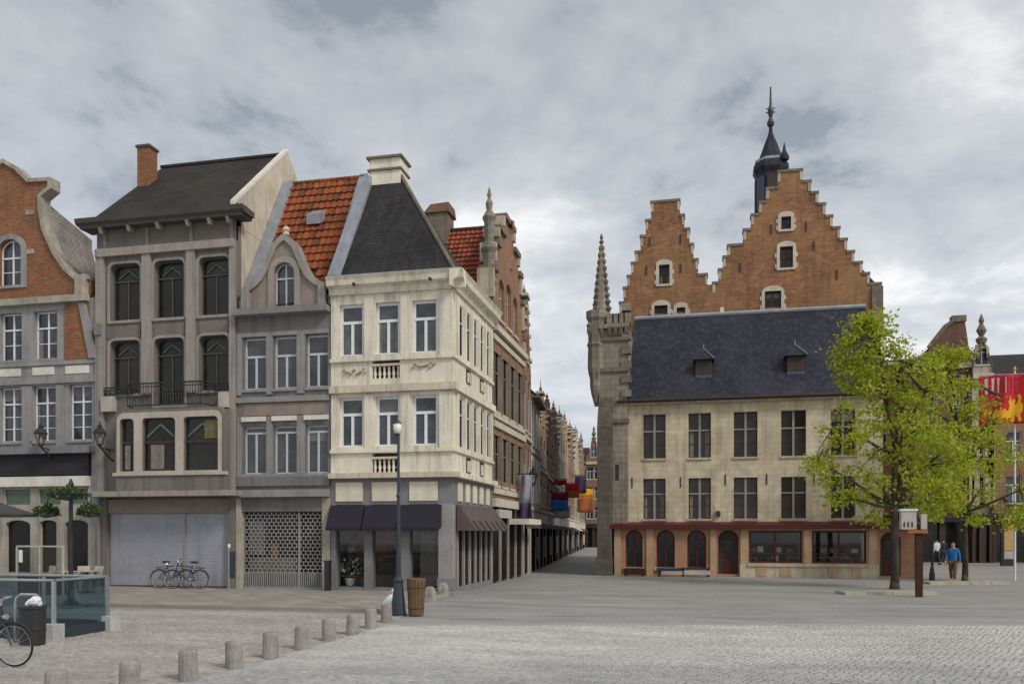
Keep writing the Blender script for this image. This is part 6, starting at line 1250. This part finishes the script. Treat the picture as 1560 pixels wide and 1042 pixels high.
def banners():
    def hang(label, pt, wd, ht, strips, K, sway=.12, cat='banner'):
        h = thing('street_banner', label, cat, pt); n = 10; z = 0
        for (a, b, mt) in strips:
            m = MB(); vs = []
            for j in range(5):
                for i in range(n+1): u = i/n; v = a+(b-a)*j/4; q = pt+K.N*(.15+wd*u)+K.S*(sway*math.sin(u*8+v*3))+Vector((0, 0, -ht*v-.15*wd*u*(1-u))); vs.append(q)
            m.add(vs, [(j*(n+1)+i, j*(n+1)+i+1, (j+1)*(n+1)+i+1, (j+1)*(n+1)+i) for j in range(4) for i in range(n)]); o = m.build('cloth', mt, h, smooth=True); md = o.modifiers.new('s', 'SOLIDIFY'); md.thickness = .01
        MB().tube([pt+Vector((0, 0, .03)), pt+K.N*(wd+.25)+Vector((0, 0, .03))], .025, 6).build('rod', 'iron', h)
    K = side(XST)
    hang('lilac and purple banner hanging from the brick gabled house', K.pt(38.2, 4.8), .6, 2.2, ((0, .6, 'clothlilac'), (.6, 1, 'clothpurple')), K)
    hang('blue banner with pink top hanging over the street', SB.pt(15, 4.8), 1.15, 1.2, ((0, .4, 'clothpink'), (.4, 1, 'clothblue')), SB)
    hang('plain red pennant above the red brick stepped house', SB.pt(17.5, 5.8), .9, .35, ((0, 1, 'red'),), SB); hang('red and orange banner hanging beyond the blue one', SB.pt(30, 6.3), 1.2, 1.2, ((0, .5, 'red'), (.5, 1, 'orange')), SB)
    hang('orange and yellow banner hanging farthest down the street', SB.pt(52, 7.0), 1.7, 2.6, ((0, .3, 'yellow'), (.3, 1, 'orange')), SB); hang('purple banner hanging far down the street', SB.pt(46, 8.0), 1.2, 1.8, ((0, 1, 'clothpurple'),), SB); hang('small pale pennant over the dark brick street house', SB.pt(20, 4.0), 1.0, .8, ((0, 1, 'clothwhite'),), SB)
    q = K.pt(38.6, 4.4, .75); h = thing('wall_lantern', 'black wall lantern on a bracket at the brick gabled house', 'lantern', q-Vector((.75, 0, 0))); lantern(h, tuple(q), 'lampglass'); MB().tube([q-Vector((.75, 0, .3)), q-Vector((.3, 0, .25)), q-Vector((0, 0, .1))], .025, 6).build('bracket', 'iron', h)
banners()
# ------------------------------------------------------------------ people
def skinmesh(chains, name, mat, parent, sub=2, extra=None):
    """chains: list of [(co, r), ...]; a co that repeats joins the chains; first vertex is the root"""
    me = bpy.data.meshes.new(name); bm = bmesh.new(); ly = bm.verts.layers.skin.verify(); seen = {}; first = True
    for ch in chains:
        pv = None
        for co, r_ in ch:
            k = tuple(round(c, 4) for c in co)
            if k not in seen:
                v = bm.verts.new(co); r2 = r_ if isinstance(r_, tuple) else (r_, r_); v[ly].radius = r2; v[ly].use_root = first; first = False; seen[k] = v
            v = seen[k]
            if pv and pv is not v and not bm.edges.get((pv, v)): bm.edges.new((pv, v))
            pv = v
    bm.to_mesh(me); bm.free(); o = bpy.data.objects.new(name, me); col.objects.link(o); o.modifiers.new('k', 'SKIN').use_smooth_shade = True; sm = o.modifiers.new('u', 'SUBSURF'); sm.levels = sub; sm.render_levels = sub
    dg = bpy.context.evaluated_depsgraph_get(); m2 = bpy.data.meshes.new_from_object(o.evaluated_get(dg)); bpy.data.objects.remove(o)
    if extra:
        bm = bmesh.new(); bm.from_mesh(m2); t_ = bpy.data.meshes.new('t'); t_.from_pydata([tuple(v) for v in extra.v], [], extra.f); bm.from_mesh(t_); bm.to_mesh(m2); bm.free()
        for p_ in m2.polygons: p_.use_smooth = True
    m2.materials.clear(); m2.materials.append(M[mat]); o = bpy.data.objects.new(name, m2); col.objects.link(o); o.parent = parent; return o
def person(label, loc, rz, top, trs, hgt=1.72, stride=.28, bag=None):
    h = thing('person', label, 'person', loc, rz); k = hgt/1.75; S_ = lambda x, y, z: (x*k, y*k, z*k); st = stride     # faces +Y
    hip = S_(0, 0, .95); ch = S_(0, .01, 1.28); sh = S_(0, 0, 1.43); nk = S_(0, .01, 1.52)
    legs = []
    for sg, f in ((-1, 1), (1, -1)): legs.append([(hip, .11), (S_(.09*sg, 0, .9), .085), (S_(.1*sg, .1*f*st/.28+.03, .5), .06), (S_(.1*sg, st*f*.8, .1 if f > 0 else .13), .042), (S_(.105*sg, st*f*.8+.13, .04), .035)])
    arms = []; ex = MB()
    for sg, f in ((-1, -1), (1, 1)):
        w_ = S_(.25*sg, .12+.16*f, .88); arms.append([(sh, .1), (S_(.17*sg, 0, 1.42), .065), (S_(.23*sg, -.03+.05*f, 1.14), .045), (w_, .032), (S_(.25*sg, .14+.17*f, .8), .03)])
        c = Vector(S_(.25*sg, .14+.17*f, .81))
        for q in range(4): a = c+Vector((0, (-.024+.016*q), -.02)); ex.tube([a, a+Vector((-.004*sg, .008, -.05-.008*(q in (1, 2)))), a+Vector((-.02*sg, .015, -.085-.01*(q in (1, 2))))], [.0095, .009, .006], 5)
        a = c+Vector((0, .03, 0)); ex.tube([a, a+Vector((-.01*sg, .028, -.03)), a+Vector((-.02*sg, .032, -.06))], [.011, .01, .007], 5)
    head = [(sh, .1), (nk, .055), (S_(0, .02, 1.6), (.07, .085)), (S_(0, .025, 1.68), (.078, .095)), (S_(0, .015, 1.74), .05)]
    hc = Vector(S_(0, .03, 1.63)); ex.lathe([(.003, -.02), (.016, -.012), (.008, .02), (.002, .03)], hc+Vector((0, .085, 0)), 6)
    for sg in (-1, 1): ex.lathe([(.005, -.03), (.016, 0), (.018, .02), (.004, .035)], hc+Vector((.076*sg, -.02, 0)), 6); ex.lathe([(.002, -.008), (.012, 0), (.002, .008)], hc+Vector((.032*sg, .078, .025)), 6)
    ex.tube([hc+Vector((-.025, .08, -.045)), hc+Vector((.025, .08, -.045))], .007, 5)
    skinmesh([[(hip, .11), (ch, (.14, .1)), (sh, .1)]]+legs+arms+[head], 'body', 'skin', h, extra=ex)
    skinmesh([[(S_(0, 0, .84), (.16, .115)), (S_(0, 0, 1.0), (.165, .12)), (ch, (.185, .13)), (sh, (.12, .1)), (S_(0, .005, 1.48), .075)]]+[[(sh, .1), (S_(.17*sg, 0, 1.42), .085), (S_(.23*sg, -.03+.05*f, 1.14), .064), (S_(.25*sg, .1+.15*f, .92), .048)] for sg, f in ((-1, -1), (1, 1))], 'jacket', top, h)
    skinmesh([[(hip, .13)]+[(S_(.09*sg, 0, .88), .105), (S_(.1*sg, .1*f*st/.28+.03, .5), .08), (S_(.1*sg, st*f*.8, .14 if f > 0 else .16), .062)] for sg, f in ((-1, 1), (1, -1))], 'trousers', trs, h)
    for sg, f in ((-1, 1), (1, -1)): b = Vector(S_(.105*sg, st*f*.8, 0)); MB().hexa([b+Vector(q) for q in ((-.045, -.06, 0), (.045, -.06, 0), (.045, .19, 0), (-.045, .19, 0), (-.04, -.055, .09), (.04, -.055, .09), (.035, .16, .05), (-.035, .16, .05))]).build('shoe', 'rubber', h, local=True)
    skinmesh([[(S_(0, -.02, 1.6), (.07, .06)), (S_(0, -.005, 1.69), (.088, .09)), (S_(0, 0, 1.745), .07)]], 'hair', 'hair', h)
    if bag: MB().hexa([Vector(S_(*q)) for q in ((-.16, -.32, .98), (.16, -.32, .98), (.16, -.14, .98), (-.16, -.14, .98), (-.13, -.26, 1.42), (.13, -.26, 1.42), (.13, -.12, 1.42), (-.13, -.12, 1.42))]).build('backpack', bag, h, local=True)
person('person in a blue jacket walking past the smaller plane tree', gp(1452, 887), 2.7, 'jblue', 'trsb'); person('person in a white top walking beyond the slim black post', gp(1427, 860), .4, 'jwhite', 'jdark'); person('person in dark clothes walking beside the one in white', gp(1437, 859), .3, 'jdark', 'jeans')
person('person in a navy coat near the dark shops', gp(1484, 856), -1.2, 'jdark', 'jeans', bag='clothblue')
